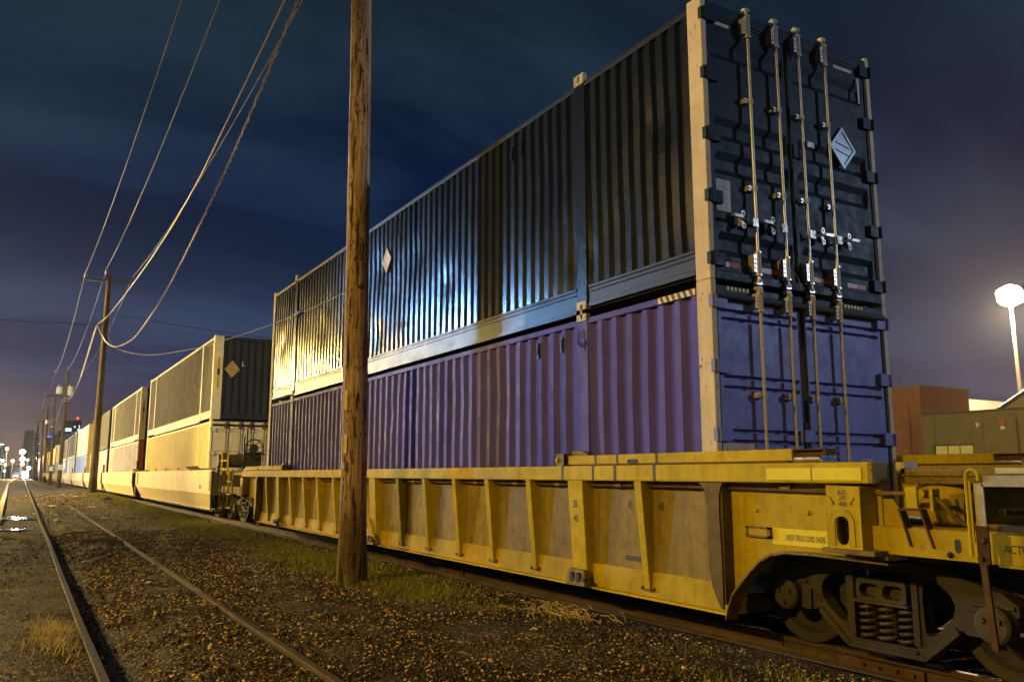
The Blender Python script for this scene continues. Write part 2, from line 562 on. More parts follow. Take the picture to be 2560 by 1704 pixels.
def empty(name, loc, label=None, cat=None, group=None, kind=None, parent=None):
    o = bpy.data.objects.new(name, None)
    o.empty_display_size = .2
    COL.objects.link(o)
    if parent is None:
        o.location = loc
        ROOT[o.name] = Vector(loc)
    else:
        o.parent = parent
        ROOT[o.name] = ROOT[parent.name]
    tag(o, label, cat, group, kind)
    return o


def tag(o, label=None, cat=None, group=None, kind=None):
    if label: o['label'] = label
    if cat: o['category'] = cat
    if group: o['group'] = group
    if kind: o['kind'] = kind
    return o


def copy_tree(o, parent=None, loc=None):
    c = o.copy()
    COL.objects.link(c)
    if parent is not None:
        c.parent = parent
        ROOT[c.name] = ROOT[parent.name]
    if loc is not None:
        c.location = loc
        ROOT[c.name] = Vector(loc)
    for ch in list(o.children):
        copy_tree(ch, c)
    return c


def lettering(body, center, right, up, height, mat, parent, squeeze=.62, proud=.003, label=None, bold=0.0, align='CENTER'):
    cu = bpy.data.curves.new('lettering', 'FONT')
    cu.body = body
    cu.align_x = align
    cu.align_y = 'CENTER'
    cu.size = 1.0
    cu.offset = bold
    cu.resolution_u = 3
    to = bpy.data.objects.new('lettering', cu)
    COL.objects.link(to)
    dg = bpy.context.evaluated_depsgraph_get()
    me = bpy.data.meshes.new_from_object(to.evaluated_get(dg))
    bpy.data.objects.remove(to)
    r, u = Vector(right), Vector(up)
    n = r.cross(u)
    s = height / .72
    off = ROOT.get(parent.name, Vector((0, 0, 0)))
    cc = Vector(center) + n * proud - off
    for v in me.vertices:
        x, y = v.co.x * s * squeeze, v.co.y * s
        v.co = cc + r * x + u * y
    me.materials.clear()
    me.materials.append(mat)
    ob = bpy.data.objects.new('lettering', me)
    COL.objects.link(ob)
    ob.parent = parent
    ROOT[ob.name] = off
    if label: ob['label'] = label
    return ob


LEFT = ((0, -1, 0), (0, 0, 1))      # text on a face that looks towards -x
BACK = ((1, 0, 0), (0, 0, 1))       # text on a face that looks towards -y


def spot_light(name, loc, aim, power, color, parent, cone=75, size=.25, blend=.6):
    l = bpy.data.lights.new(name, 'SPOT')
    l.energy = power
    l.color = color
    l.shadow_soft_size = size
    l.spot_size = R(cone)
    l.spot_blend = blend
    o = bpy.data.objects.new(name, l)
    COL.objects.link(o)
    o.parent = parent
    o.location = Vector(loc) - ROOT[parent.name]
    o.rotation_euler = (Vector(aim) - Vector(loc)).to_track_quat('-Z', 'Y').to_euler()
    return o


def point_light(name, loc, power, color, parent, size=.25):
    l = bpy.data.lights.new(name, 'POINT')
    l.energy = power
    l.color = color
    l.shadow_soft_size = size
    o = bpy.data.objects.new(name, l)
    COL.objects.link(o)
    if parent is not None:
        o.parent = parent
        o.location = Vector(loc) - ROOT[parent.name]
    else:
        o.location = loc
    return o


def oval(cx, cy, rx, ry, n=16):
    return [(cx + rx * math.cos(2 * math.pi * k / n), cy + ry * math.sin(2 * math.pi * k / n)) for k in range(n)]


def slot(cx, cy, hw, hh, n=6):
    """upright slot: rounded top and bottom"""
    p = []
    for k in range(n + 1):
        q = math.pi * k / n
        p.append((cx + hw * math.cos(q), cy + hh - hw + hw * math.sin(q)))
    for k in range(n + 1):
        q = math.pi + math.pi * k / n
        p.append((cx + hw * math.cos(q), cy - hh + hw + hw * math.sin(q)))
    return p


def smoothstep(a, b, x):
    t = min(1, max(0, (x - a) / (b - a)))
    return t * t * (3 - 2 * t)


def rail_x(y):
    return .645 + .0041 * y          # near track, left rail centre line


def ground_z(x, y):
    lr = rail_x(y)
    rr = lr + 1.49
    if x < lr - .02:
        z = .072
    elif x < rr:
        t = (x - lr) / 1.49
        z = -.075 + .135 * smoothstep(.05, .55, t)
    elif x < 5.0:
        z = .07 - .06 * smoothstep(rr, rr + 1.2, x)
        z += .36 * smoothstep(2.6, 4.3, x) * smoothstep(24, 52, y) * (1 - smoothstep(78, 105, y)) * (1 - smoothstep(4.7, 5.6, x))
    else:
        z = .01
        z += .36 * smoothstep(24, 52, y) * (1 - smoothstep(78, 105, y)) * (1 - smoothstep(4.7, 5.6, x)) if x < 5.6 else 0
    return z


# ------------------------------------------------------------------ ground, road, puddles
def build_ground():
    xs = list(np.concatenate([[-3000, -900, -300, -120, -60, -30, -16, -9, -6], np.arange(-4, 9.01, .22), [10, 12, 16, 24, 40, 80, 160, 400, 1200, 3000]]))
    for b in (.0,):
        pass
    ys = list(np.concatenate([[-400, -60, -20, -8, -3], np.arange(-1, 40, .30), np.arange(40, 130, 1.5), [140, 160, 190, 230, 300, 420, 700, 1300, 2600, 4500]]))
    m = mb()
    nx = len(xs)
    for y in ys:
        for x in xs:
            fx = x
            # snap two columns to the flanks of the left rail
            if -1 < y < 130:
                lr = rail_x(y)
                if abs(x - (lr - .02)) < .11: fx = lr - .035
                elif 0 < x - lr < .24: fx = lr + .045
            jit = 0
            if -6 < x < 9 and y < 130:
                jit = .012 * math.sin(x * 3.1 + y * 1.7) * math.sin(y * 2.3 - x) + random.uniform(-.008, .008)
            m.v.append((fx, y, ground_z(fx, y) + jit))
    for j in range(len(ys) - 1):
        for i in range(nx - 1):
            a = j * nx + i
            m.f.append((a, a + 1, a + 1 + nx, a + nx))
    g = m.build('ground', GROUND, smooth=True, sharp=60)
    tag(g, 'dark gravelly railway ground with dirt between the tracks', 'ground', kind='structure')
    # road on the left beyond the near track
    m = mb()
    edge = [(-.55, -20), (-.55, 30), (-.75, 70), (-1.25, 160), (-.6, 260), (.2, 420)]
    edge2 = [(x - 40, y) for x, y in edge]
    n = len(edge)
    m.add([(x, y, .096) for x, y in edge] + [(x, y, .096) for x, y in edge2], [(i, i + n, i + n + 1, i + 1) for i in range(n - 1)])
    tag(m.build('road', ASPHALT), 'dark asphalt street running beside the left track', 'road', kind='structure')
    m = mb()
    for (x0, y0), (x1, y1) in zip(edge[1:], edge[2:]):
        m.hexa([(x0, y0, .0), (x0 + .22, y0, .0), (x1 + .22, y1, .0), (x1, y1, .0), (x0, y0, .16), (x0 + .22, y0, .16), (x1 + .22, y1, .16), (x1, y1, .16)])
    tag(m.build('kerb', KERB), 'pale kerb line edging the street on the left', 'kerb', kind='structure')
    m = mb()
    for (x0, y0), (x1, y1) in zip(edge[1:], edge[2:]):
        m.quad((x0 - 3.1, y0, .100), (x0 - 2.95, y0, .100), (x1 - 2.95, y1, .100), (x1 - 3.1, y1, .100))
    tag(m.build('road_line', KERB), 'pale painted line on the street', 'road line', kind='structure')
    for nm, cx, cy, rx, ry in (('a', -.55, 34.2, 1.15, 1.5), ('b', -.55, 27.2, .85, .62)):
        m = mb()
        pts = []
        for k in range(40):
            q = 2 * math.pi * k / 40
            rr = 1 + .20 * math.sin(3 * q + cy) + .12 * math.sin(7 * q) + random.uniform(-.08, .08)
            pts.append((cx + rx * rr * math.cos(q), cy + ry * rr * math.sin(q), .100))
        m.add(pts, [tuple(range(40))])
        tag(m.build('puddle', WATER), None, None, kind='structure')


build_ground()


def build_gravel():
    """single stones lying on the ground, denser and finer near the camera"""
    t = (1 + 5 ** .5) / 2
    ico = np.array([(-1, t, 0), (1, t, 0), (-1, -t, 0), (1, -t, 0), (0, -1, t), (0, 1, t), (0, -1, -t), (0, 1, -t), (t, 0, -1), (t, 0, 1), (-t, 0, -1), (-t, 0, 1)], float)
    ico /= np.linalg.norm(ico[0])
    fc = np.array([(0, 11, 5), (0, 5, 1), (0, 1, 7), (0, 7, 10), (0, 10, 11), (1, 5, 9), (5, 11, 4), (11, 10, 2), (10, 7, 6), (7, 1, 8),
                   (3, 9, 4), (3, 4, 2), (3, 2, 6), (3, 6, 8), (3, 8, 9), (4, 9, 5), (2, 4, 11), (6, 2, 10), (8, 6, 7), (9, 8, 1)])
    N = 104000
    pts = []
    while len(pts) < N:
        y = 2.2 + (24 if len(pts) < 84000 else 70) * RNG.random() ** 1.7
        x = RNG.uniform(-3.2, 6.0)
        ang = math.degrees(math.atan2(x, y))
        if ang < -3.5 or ang > 64: continue
        lr = rail_x(y)
        if abs(x - lr) < .06 or abs(x - lr - 1.49) < .06 or (5.92 < x < 6.15): continue
        if x < lr and RNG.random() > .40: continue
        # bare dirt patches
        p = math.sin(x * 1.3 + y * .7) + math.sin(y * 1.9 - x * .8) + .6 * math.sin(3.1 * x + 1.3 * y)
        if p < -.75 and RNG.random() > .5: continue
        pts.append((x, y))
    pts = np.array(pts)
    size = (.0045 + .0085 * RNG.random(N) ** 2.2) * (1 + .042 * pts[:, 1])
    big = RNG.random(N) < .02
    size[big] *= 1.9
    size[pts[:, 0] < rail_x(8) - .05] *= .62
    rx = RNG.uniform(.9, 1.9, N); ry = RNG.uniform(.75, 1.3, N); rz = RNG.uniform(.45, .85, N)
    ang = RNG.uniform(0, 6.28, N)
    tl = RNG.uniform(-.5, .5, N)
    v = ico[None] * RNG.uniform(.72, 1.15, (N, 12, 1))
    v = v * np.stack([rx, ry, rz], 1)[:, None, :] * size[:, None, None]
    ct, st = np.cos(tl)[:, None], np.sin(tl)[:, None]
    v = np.stack([v[..., 0] * ct - v[..., 2] * st, v[..., 1], v[..., 0] * st + v[..., 2] * ct], -1)
    ca, sa = np.cos(ang)[:, None], np.sin(ang)[:, None]
    vx = v[..., 0] * ca - v[..., 1] * sa + pts[:, 0:1]
    vy = v[..., 0] * sa + v[..., 1] * ca + pts[:, 1:2]
    gz = np.array([ground_z(a, b) for a, b in pts])
    vz = v[..., 2] + (gz + size * rz * .45)[:, None]
    V3 = np.stack([vx, vy, vz], -1).reshape(-1, 3)
    F = (fc[None] + (np.arange(N) * 12)[:, None, None]).reshape(-1, 3)
    me = bpy.data.meshes.new('gravel_stones')
    me.vertices.add(len(V3)); me.vertices.foreach_set('co', V3.ravel())
    me.loops.add(F.size); me.loops.foreach_set('vertex_index', F.ravel().astype(np.int32))
    me.polygons.add(len(F)); me.polygons.foreach_set('loop_start', np.arange(0, F.size, 3, dtype=np.int32))
    me.update(calc_edges=True)
    k = RNG.random(N)
    base = np.stack([.022 + .04 * k, .017 + .032 * k, .012 + .022 * k], 1)
    lightm = RNG.random(N) < .22
    base[lightm] = np.array([.50, .36, .18]) * RNG.uniform(.6, 1.5, (lightm.sum(), 1))
    redm = RNG.random(N) < .08
    base[redm] = np.array([.16, .085, .045]) * RNG.uniform(.6, 1.3, (redm.sum(), 1))
    colr = np.concatenate([base, np.ones((N, 1))], 1)
    a = me.color_attributes.new('tint', 'FLOAT_COLOR', 'POINT')
    a.data.foreach_set('color', np.repeat(colr, 12, 0).ravel())
    me.materials.append(STONE)
    o = bpy.data.objects.new('gravel', me)
    COL.objects.link(o)
    tag(o, 'loose brown gravel stones scattered over the ground', 'gravel', kind='stuff')


build_gravel()


def blades(name, spots, label, cat, kind=None, group=None, mat=BLADE):
    """grass blades as narrow bent leaves; spots: (x, y, height, lean, colour)"""
    v, f, c = [], [], []
    for x, y, h, lean, col in spots:
        z = ground_z(x, y) - .005
        a = random.uniform(0, 6.28)
        w = h * random.uniform(.012, .028) + .0009
        dx, dy = math.cos(a), math.sin(a)
        px, py = -dy * w, dx * w
        n = len(v)
        l1, l2 = lean * h * .35, lean * h
        v += [(x - px, y - py, z), (x + px, y + py, z), (x + dx * l1 + px * .8, y + dy * l1 + py * .8, z + h * .6),
              (x + dx * l1 - px * .8, y + dy * l1 - py * .8, z + h * .6), (x + dx * l2, y + dy * l2, z + h * (1 - .25 * lean))]
        f += [(n, n + 1, n + 2, n + 3), (n + 3, n + 2, n + 4)]
        c += [col] * 5
    me = bpy.data.meshes.new(name)
    me.from_pydata(v, [], f)
    at = me.color_attributes.new('tint', 'FLOAT_COLOR', 'POINT')
    at.data.foreach_set('color', np.array([(q[0], q[1], q[2], 1) for q in c]).ravel())
    me.materials.append(mat)
    o = bpy.data.objects.new(name, me)
    COL.objects.link(o)
    return tag(o, label, cat, group, kind)


def green():
    k = random.random()
    if k < .22: return (.36, .29, .06)
    return (.14 + .13 * k, .19 + .11 * k, .018)


def build_grass():
    sp = []
    cl = [(random.uniform(4.15, 5.75), 10 + 50 * random.random() ** 1.3) for _ in range(620)]
    for cx, cy in cl:
        d = abs(cx - 5.0) / .8
        if random.random() < d * .75: continue
        s = .10 + .008 * cy
        for _ in range(int(60 + cy * 1.3)):
            x, y = random.gauss(cx, s), random.gauss(cy, s * 1.8)
            if x > 5.9: continue
            sp.append((x, y, random.uniform(.035, .10) * (1 + .012 * cy), random.uniform(.2, .9), green()))
    for cx, cy, n, h in ((5.25, 7.9, 140, .06), (5.05, 6.1, 60, .07), (5.45, 5.9, 90, .08), (4.9, 5.2, 120, .06), (4.7, 4.9, 70, .07),
                         (5.3, 4.6, 130, .09), (5.15, 4.15, 150, .10), (5.35, 3.75, 120, .10), (4.8, 9.2, 240, .06), (4.6, 10.2, 260, .06), (5.1, 9.0, 160, .07),
                         (4.9, 11.5, 320, .07), (5.3, 12.5, 320, .07), (.35, 22.5, 160, .08), (.2, 20.2, 120, .06), (5.5, 5.0, 90, .07), (4.3, 7.2, 60, .05), (4.22, 12.02, 60, .07), (4.65, 12.1, 80, .08), (4.45, 12.45, 70, .09), (.48, 12.5, 90, .06), (.42, 15.2, 110, .06), (2.35, 9.5, 60, .04), (3.4, 8.6, 50, .035)):
        for _ in range(n):
            sp.append((random.gauss(cx, .12), random.gauss(cy, .16), random.uniform(.5, 1.2) * h, random.uniform(.2, 1.0), green()))
    blades('grass', sp, 'low patchy grass growing along the foot of the train track', 'grass', 'stuff')
    sp = []
    for _ in range(1100):
        a, r = random.uniform(0, 6.28), abs(random.gauss(0, .22))
        sp.append((.42 + r * math.cos(a) * .75, 9.2 + r * math.sin(a) * 2.6, random.uniform(.05, .15), random.uniform(.5, 1.6),
                   random.choice([(.55, .44, .16), (.44, .34, .12), (.34, .28, .09), (.62, .50, .24)])))
    sp = [q for q in sp if q[0] < .62]
    blades('dry_grass_clump', sp, 'clump of dry straw-coloured grass against the left rail', 'grass clump')
    m = mb()
    for _ in range(150):
        x, y = random.gauss(5.45, .16), random.gauss(8.15, .34)
        a = random.gauss(1.2, .5)
        L = random.uniform(.08, .28)
        z0, z1 = .03 + random.uniform(0, .05), .03 + random.uniform(0, .07)
        m.tube([(x, y, z0), (x + .5 * L * math.cos(a), y + .5 * L * math.sin(a), max(z0, z1) + .012), (x + L * math.cos(a), y + L * math.sin(a), z1)], .0035, 4)
    tag(m.build('straw_pile', plain('dry straw', (.52, .40, .14), .8)), 'pile of dry straw lying against the near rail of the train track', 'straw pile')


build_grass()


# ------------------------------------------------------------------ tracks
def rail_profile():
    half = [(0, 0), (.070, 0), (.070, .012), (.012, .030), (.010, .105), (.034, .118), (.036, .150), (.030, .156)]
    left = [(-x, z) for x, z in reversed(half[1:])]
    return half[1:] + left


def rail(parent, pts, top, name='rail', joints=()):
    prof = rail_profile()
    m = mb()
    n = len(prof)
    for x, y in pts:
        for u, w in prof:
            m.v.append((x + u, y, top - .156 + w))
    for i in range(len(pts) - 1):
        for k in range(n):
            k2 = (k + 1) % n
            m.f.append((i * n + k, i * n + k2, (i + 1) * n + k2, (i + 1) * n + k))
    m.f.append(tuple(range(n)))
    m.f.append(tuple((len(pts) - 1) * n + k for k in reversed(range(n))))
    o = m.build(name, RAILSIDE, parent)
    t = mb()
    for (x0, y0), (x1, y1) in zip(pts, pts[1:]):
        t.quad((x0 - .028, y0, top + .0012), (x0 + .028, y0, top + .0012), (x1 + .028, y1, top + .0012), (x1 - .028, y1, top + .0012))
    tr = t.build('running_surface', RAILTOP, o)
    for j in joints:
        b = mb()
        x = pts[0][0]
        b.box(x - .045, x - .018, j - .30, j + .30, top - .125, top - .05)
        for q in (-.22, -.08, .08, .22):
            b.cyl((x - .07, j + q, top - .088), (x - .045, j + q, top - .088), .014, n=8)
        b.build('fishplate', RUST, o)
    return o


tk = empty('railway_track', (1.4, 0, .02), 'rusty track half buried in the gravel beside the street, without a train on it', 'railway track')
ys = [-6, 3, 6, 10, 15, 22, 30, 42, 60, 90, 140, 220, 330, 430]
rail(tk, [(rail_x(y) + .012 * math.sin(y * .37), y) for y in ys], .10)
rail(tk, [(rail_x(y) + 1.49 + .012 * math.sin(y * .29 + 1), y) for y in ys], .10)
tk2 = empty('railway_track', (6.795, 0, .02), 'brown steel track with the container train standing on it', 'railway track')
rail(tk2, [(6.045, -12), (6.045, 14), (6.045, 40), (6.045, 120), (6.045, 420)], .18, joints=(4.4, 12.0))
rail(tk2, [(7.545, -12), (7.545, 14), (7.545, 40), (7.545, 120), (7.545, 420)], .18)

# ------------------------------------------------------------------ containers
XS, XE = 5.50, 8.09
CL, CH = 16.15, 2.90


def corrugation(y0, y1, x_out, depth, pitch, fr):
    """plan profile of a corrugated side, outer flats at x_out, running from y0 to y1"""
    p = [(x_out, y0)]
    n = max(1, round((y1 - y0) / pitch))
    q = (y1 - y0) / n
    a, b, c, d = [f * q for f in fr]
    y = y0
    for i in range(n):
        p += [(x_out, y + a), (x_out + depth, y + a + b), (x_out + depth, y + a + b + c), (x_out, y + q)]
        y += q
    return p


def rounded(x0, x1, z0, z1, r=.02):
    return [(x0 + r, z0), (x1 - r, z0), (x1, z0 + r), (x1, z1 - r), (x1 - r, z1), (x0 + r, z1), (x0, z1 - r), (x0, z0 + r)]


def container(label, y0, zb, side, posts, end, roof, kind, end_kind, group, pitch=.21, near=False, rail_mat=None, sticker=False, post_end=None, fit=None):
    """shipping container with its near end at y0 and its floor at zb; kind 'high' has the deep bottom beam of a long domestic box"""
    zt = zb + CH
    y1 = y0 + CL
    r = empty('shipping_container', (XS + 1.295, y0, zb), label, 'shipping container', group)
    rm = rail_mat or side
    fit = fit or FITTING
    deep = kind == 'high'
    pz0 = zb + (.32 if deep else .10)
    pz1 = zt - .12
    # side panels, one per bay between the posts
    ins = 2.0
    bays = [(y0 + .21, y0 + ins), (y0 + ins + .20, y1 - ins - .20), (y1 - ins, y1 - .20)]
    fr = (.46, .14, .26, .14) if deep else (.30, .22, .26, .22)
    m = mb()
    rd = random.Random(int(zb * 100) + int(y0))
    dents = [(rd.uniform(y0, y1), rd.uniform(zb, zt), rd.uniform(.15, .7), rd.uniform(-.008, .020)) for _ in range(60)] if near else None
    dep = (.046 if deep else .042) if near else .055
    for a, b in bays:
        m.wall(corrugation(a, b, XS + .014, dep, pitch, fr), pz0, pz1, dents, 22 if near else 1)
        m.wall([(XE - .02, b), (XE - .02, a)], pz0, pz1)
    m.build('side_panel', side, r)
    # intermediate posts with their lifting fittings
    for ya in (y0 + ins, y1 - ins - .20):
        m = mb()
        m.box(XS + .002, XS + .07, ya, ya + .20, zb + .10, zt - .06)
        po = m.build('side_post', side if near else rm, r, bevel=.006 if near else 0)
        if near:
            for z0, z1 in ((zb - .005, zb + .145), (zt - .085, zt + .05)):
                m = mb()
                hole = slot(ya + .10, (z0 + z1) / 2, .022, .045)
                m.plate([(ya + .005, z0), (ya + .195, z0), (ya + .195, z1), (ya + .005, z1)], [hole], 'x', XS - .012, XS + .05)
                m.build('lifting_fitting', fit, po)
    # rails
    m = mb()
    m.box(XS + .006, XS + .09, y0 + .19, y1 - .19, zt - .125, zt - .055)
    m.box(XE - .09, XE - .006, y0 + .19, y1 - .19, zt - .125, zt - .055)
    m.build('top_rail', rm, r, bevel=.008 if near else 0)
    m = mb()
    if deep:
        for a, b, lift in ((y0 + .19, y0 + ins, .06), (y0 + ins + .2, y1 - ins - .2, 0), (y1 - ins, y1 - .19, .06)):
            z0 = zb + .01 + lift
            m.box(XS + .020, XS + .06, a, b, z0, zb + .33)
            m.box(XS + .004, XS + .03, a + .02, b - .02, zb + .285, zb + .322)
            m.box(XS + .010, XS + .025, a + .02, b - .02, zb + .235, zb + .252)
            m.box(XS + .004, XS + .05, a + .02, b - .02, z0 - .004, z0 + .055)
        m.box(XE - .06, XE - .02, y0 + .19, y1 - .19, zb + .03, zb + .33)
    else:
        m.box(XS + .006, XS + .09, y0 + .19, y1 - .19, zb + .01, zb + .11)
        m.box(XE - .09, XE - .006, y0 + .19, y1 - .19, zb + .01, zb + .11)
    m.build('bottom_rail', rm, r, bevel=.006 if near else 0)
    # roof and floor
    m = mb()
    m.box(XS + .05, XE - .05, y0 + .1, y1 - .1, zt - .09, zt - .06)
    m.build('roof', roof, r)
    m = mb()
    m.box(XS + .05, XE - .05, y0 + .1, y1 - .1, zb + .05, zb + .10)
    m.build('floor', roof, r)
    # corner posts
    pe = post_end
    for (xa, xb) in ((XS, XS + .065), (XE - .065, XE)):
        m = mb()
        m.box(xa, xb, y0, y0 + .20, zb + .0, zt)
        m.build('corner_post', posts, r, bevel=.008 if near else 0)
        m = mb()
        m.box(xa, xb, y1 - .20, y1, zb, zt)
        m.build('corner_post', posts, r)
    m = mb()
    m.wall([(XE - .05, y1 - .05), (XS + .05, y1 - .05)], zb + .1, zt - .1)
    m.build('front_wall', roof, r)
    if pe is not None:               # broad end post faces of a front wall
        for xa, xb in ((XS + .065, XS + .30), (XE - .30, XE - .065)):
            m = mb()
            m.box(xa, xb, y0 - .006, y0 + .05, zb + .02, zt - .02)
            m.build('end_post', pe, r)
    if end_kind == 'front':
        m = mb()
        a0 = XS + (.30 if pe is not None else .065)
        a1 = XE - (.30 if pe is not None else .065)
        prof = [(x, y) for y, x in corrugation(a0, a1, y0 + .03, .045, .235, (.34, .16, .34, .16))]
        prof = [(p[1], p[0]) for p in prof]
        m.wall([(q[0], q[1]) if False else (q[1], q[0]) for q in corrugation(a0, a1, y0 + .03, .045, .235, (.34, .16, .34, .16))], zb + .22, zt - .12)
        m.build('end_wall', end, r)
        for q0, q1 in ((zb + .04, zb + .22), (zt - .12, zt - .02)):
            m = mb()
            m.box(a0, a1, y0 + .0, y0 + .08, q0, q1)
            m.build('end_beam', end, r)
    return r


def rods(r, y, xs, z0, z1, mat, boxes, guides, handles=None):
    for i, x in enumerate(xs):
        m = mb()
        m.cyl((x, y, z0), (x, y, z1), .0165, n=12)
        ro = m.build('lock_rod', mat, r, smooth=True)
        for za, zb in boxes:
            m = mb()
            m.box(x - .068, x - .012, y - .012, y + .066, za, zb)
            m.cyl((x, y, za - .02), (x, y, zb + .02), .030, n=12)
            m.cyl((x, y, za - .035), (x, y, za - .018), .036, n=12)
            m.cyl((x, y, zb + .018), (x, y, zb + .035), .036, n=12)
            for q in (.25, .5, .75):
                m.cyl((x - .045, y - .020, za + (zb - za) * q), (x - .045, y - .010, za + (zb - za) * q), .009, n=6)
            m.build('rod_bracket', mat, ro, smooth=True, sharp=30)
        for z in guides:
            m = mb()
            m.box(x - .075, x + .026, y + .006, y + .066, z - .025, z + .025)
            m.cyl((x, y, z - .026), (x, y, z + .026), .026, n=10)
            m.cyl((x - .058, y - .006, z), (x - .058, y + .008, z), .011, n=6)
            m.build('rod_guide', mat, ro, smooth=True, sharp=30)
        for z, s in ((z0, -1), (z1, 1)):
            m = mb()
            m.cyl((x, y, z), (x, y, z + s * .03), .028, n=10)
            m.box(x - .035, x + .035, y - .01, y + .04, z + s * .02, z + s * .05)
            m.build('rod_cam', mat, ro, smooth=True, sharp=30)
        if handles:
            z, d = handles[i]
            m = mb()
            e = x + d * .34
            m.box(min(x, x + d * .075), max(x, x + d * .075), y - .030, y - .010, z - .045, z + .040)
            m.tube([(x + d * .06, y - .025, z - .01), (x + d * .20, y - .035, z + .010), (x + d * .23, y - .035, z + .022)], .0085, 6)
            m.tube([(x + d * .06, y - .022, z - .02), (x + d * .17, y - .030, z - .005), (x + d * .23, y - .035, z + .018)], .0065, 6)
            m.hexa([(x + d * .22, y - .048, z + .008), (e, y - .048, z + .012), (e, y - .022, z + .012), (x + d * .22, y - .022, z + .008),
                    (x + d * .22, y - .048, z + .036), (e, y - .048, z + .040), (e, y - .022, z + .040), (x + d * .22, y - .022, z + .036)])
            m.build('door_handle', WORN, ro)
            m = mb()
            hx = x + d * .20
            for zc in (z + .062, z - .058):
                m.plate(oval(hx, zc, .026, .034, 12), [oval(hx, zc, .012, .016, 10)], 'y', y - .028, y - .016)
            m.box(hx - .022, hx + .022, y - .016, y + .03, z - .06, z + .06)
            m.build('handle_catch', WORN, ro)


def hinge_set(r, y0, zs, mat):
    for z in zs:
        for s, x in ((1, XS), (-1, XE)):
            m = mb()
            m.box(x - .010 if s > 0 else x - .05, x + .05 if s > 0 else x + .003, y0 - .024, y0 + .030, z - .06, z + .06)
            m.box(x + s * .05, x + s * .19, y0 - .020, y0 + .02, z - .065, z + .065) if s > 0 else m.box(x - .19, x - .05, y0 - .020, y0 + .02, z - .065, z + .065)
            m.cyl((x + s * .028, y0 - .026, z - .066), (x + s * .028, y0 - .026, z + .066), .016, n=10)
            m.build('hinge', mat, r, bevel=.004)


def profile_door(r, x0, x1, yf, prof, mat, name='door'):
    """door leaf: prof is a list of (z, recess) from bottom to top; the recesses close towards the leaf's sides"""
    m = mb()
    e = .07
    n = len(prof)
    cols = [(x0, 0), (x0 + .055, 0), (x0 + .055 + e * .5, 1), (x1 - .055 - e * .5, 1), (x1 - .055, 0), (x1, 0)]
    for x, k in cols:
        for z, d in prof:
            m.v.append((x, yf + d * k, z))
    for i in range(len(cols) - 1):
        for j in range(n - 1):
            a = i * n + j
            m.f.append((a, a + n, a + n + 1, a + 1))
    o = m.build(name, mat, r)
    g = mb()
    for xa in (x0 - .012, x1 - .004):
        g.box(xa, xa + .016, yf - .012, yf + .03, prof[0][0] - .01, prof[-1][0] + .01)
    g.box(x0, x1, yf - .010, yf + .03, prof[0][0] - .02, prof[0][0])
    g.box(x0, x1, yf - .010, yf + .03, prof[-1][0], prof[-1][0] + .02)
    g.build('door_gasket', RUBBER, o)
    return o


def bands(zlo, zhi, zs, h, d, sl):
    p = [(zlo, 0)]
    for z in sorted(zs):
        p += [(z - h / 2 - sl, 0), (z - h / 2, d), (z + h / 2, d), (z + h / 2 + sl, 0)]
    p.append((zhi, 0))
    return p


RX = (6.098, 6.508, 6.850, 7.265)
GRP = 'containers stacked two high along the train'
Y0 = 5.66

# ---- upper near container: navy, corrugated doors with four bright lock rods
ZU, ZL = 3.432, .53
up = container('dark navy container with bright lock rods, on top of the stack nearest the camera', Y0, ZU, NAVY, POST, NAVYDOOR, ROOFM,
               'high', 'doors', GRP, near=True, rail_mat=NAVYRAIL)
m = mb(); m.box(XS + .065, XE - .065, Y0 + .0, Y0 + .12, ZU + 2.74, ZU + 2.86); m.build('door_header', NAVYDOOR, up, bevel=.01)
m = mb(); m.box(XS + .065, XE - .065, Y0 - .01, Y0 + .12, ZU + .0, ZU + .09); m.build('door_sill', NAVYDOOR, up, bevel=.01)
bz = [ZU + q for q in (.62, .86, 1.38, 1.62, 1.86, 2.40)]
bz = [3.93, 4.75, 5.02, 5.92]
prof = bands(ZU + .11, ZU + 2.72, [3.80, 4.62, 4.98, 5.84], .10, .040, .070)
dl = profile_door(up, XS + .085, 6.735, Y0 + .025, prof, NAVYDOOR)
dr = profile_door(up, 6.765, XE - .085, Y0 + .025, prof, NAVYDOOR)
m = mb(); m.box(6.725, 6.775, Y0 + .0, Y0 + .03, ZU + .12, ZU + 2.70); m.build('door_strip', NAVYDOOR, dr)
m = mb(); m.box(6.72, 6.83, Y0 - .02, Y0 + .02, 4.86, 5.02); m.build('door_latch', NAVYDOOR, dr, bevel=.012)
rods(up, Y0 - .042, RX, 3.475, 6.285, RODM, ((3.545, 3.72), (6.04, 6.21)), (4.40, 5.32), ((4.045, -1), (4.045, -1), (4.045, 1), (4.045, 1)))
hinge_set(up, Y0, (3.63, 4.25, 4.88, 5.51, 6.14), NAVYDOOR)
m = mb(); m.box(6.875, 6.965, Y0 - .085, Y0 - .07, 4.985, 5.045); m.build('seal_plate', WORN, up)


def label_plate(r, x0, x1, z0, z1, y, mat, name, tilt=0):
    m = mb()
    m.hexa([(x0, y, z0 + tilt), (x1, y, z0), (x1, y + .002, z0), (x0, y + .002, z0 + tilt), (x0, y, z1 + tilt), (x1, y, z1), (x1, y + .002, z1), (x0, y + .002, z1 + tilt)])
    return m.build(name, mat, r)


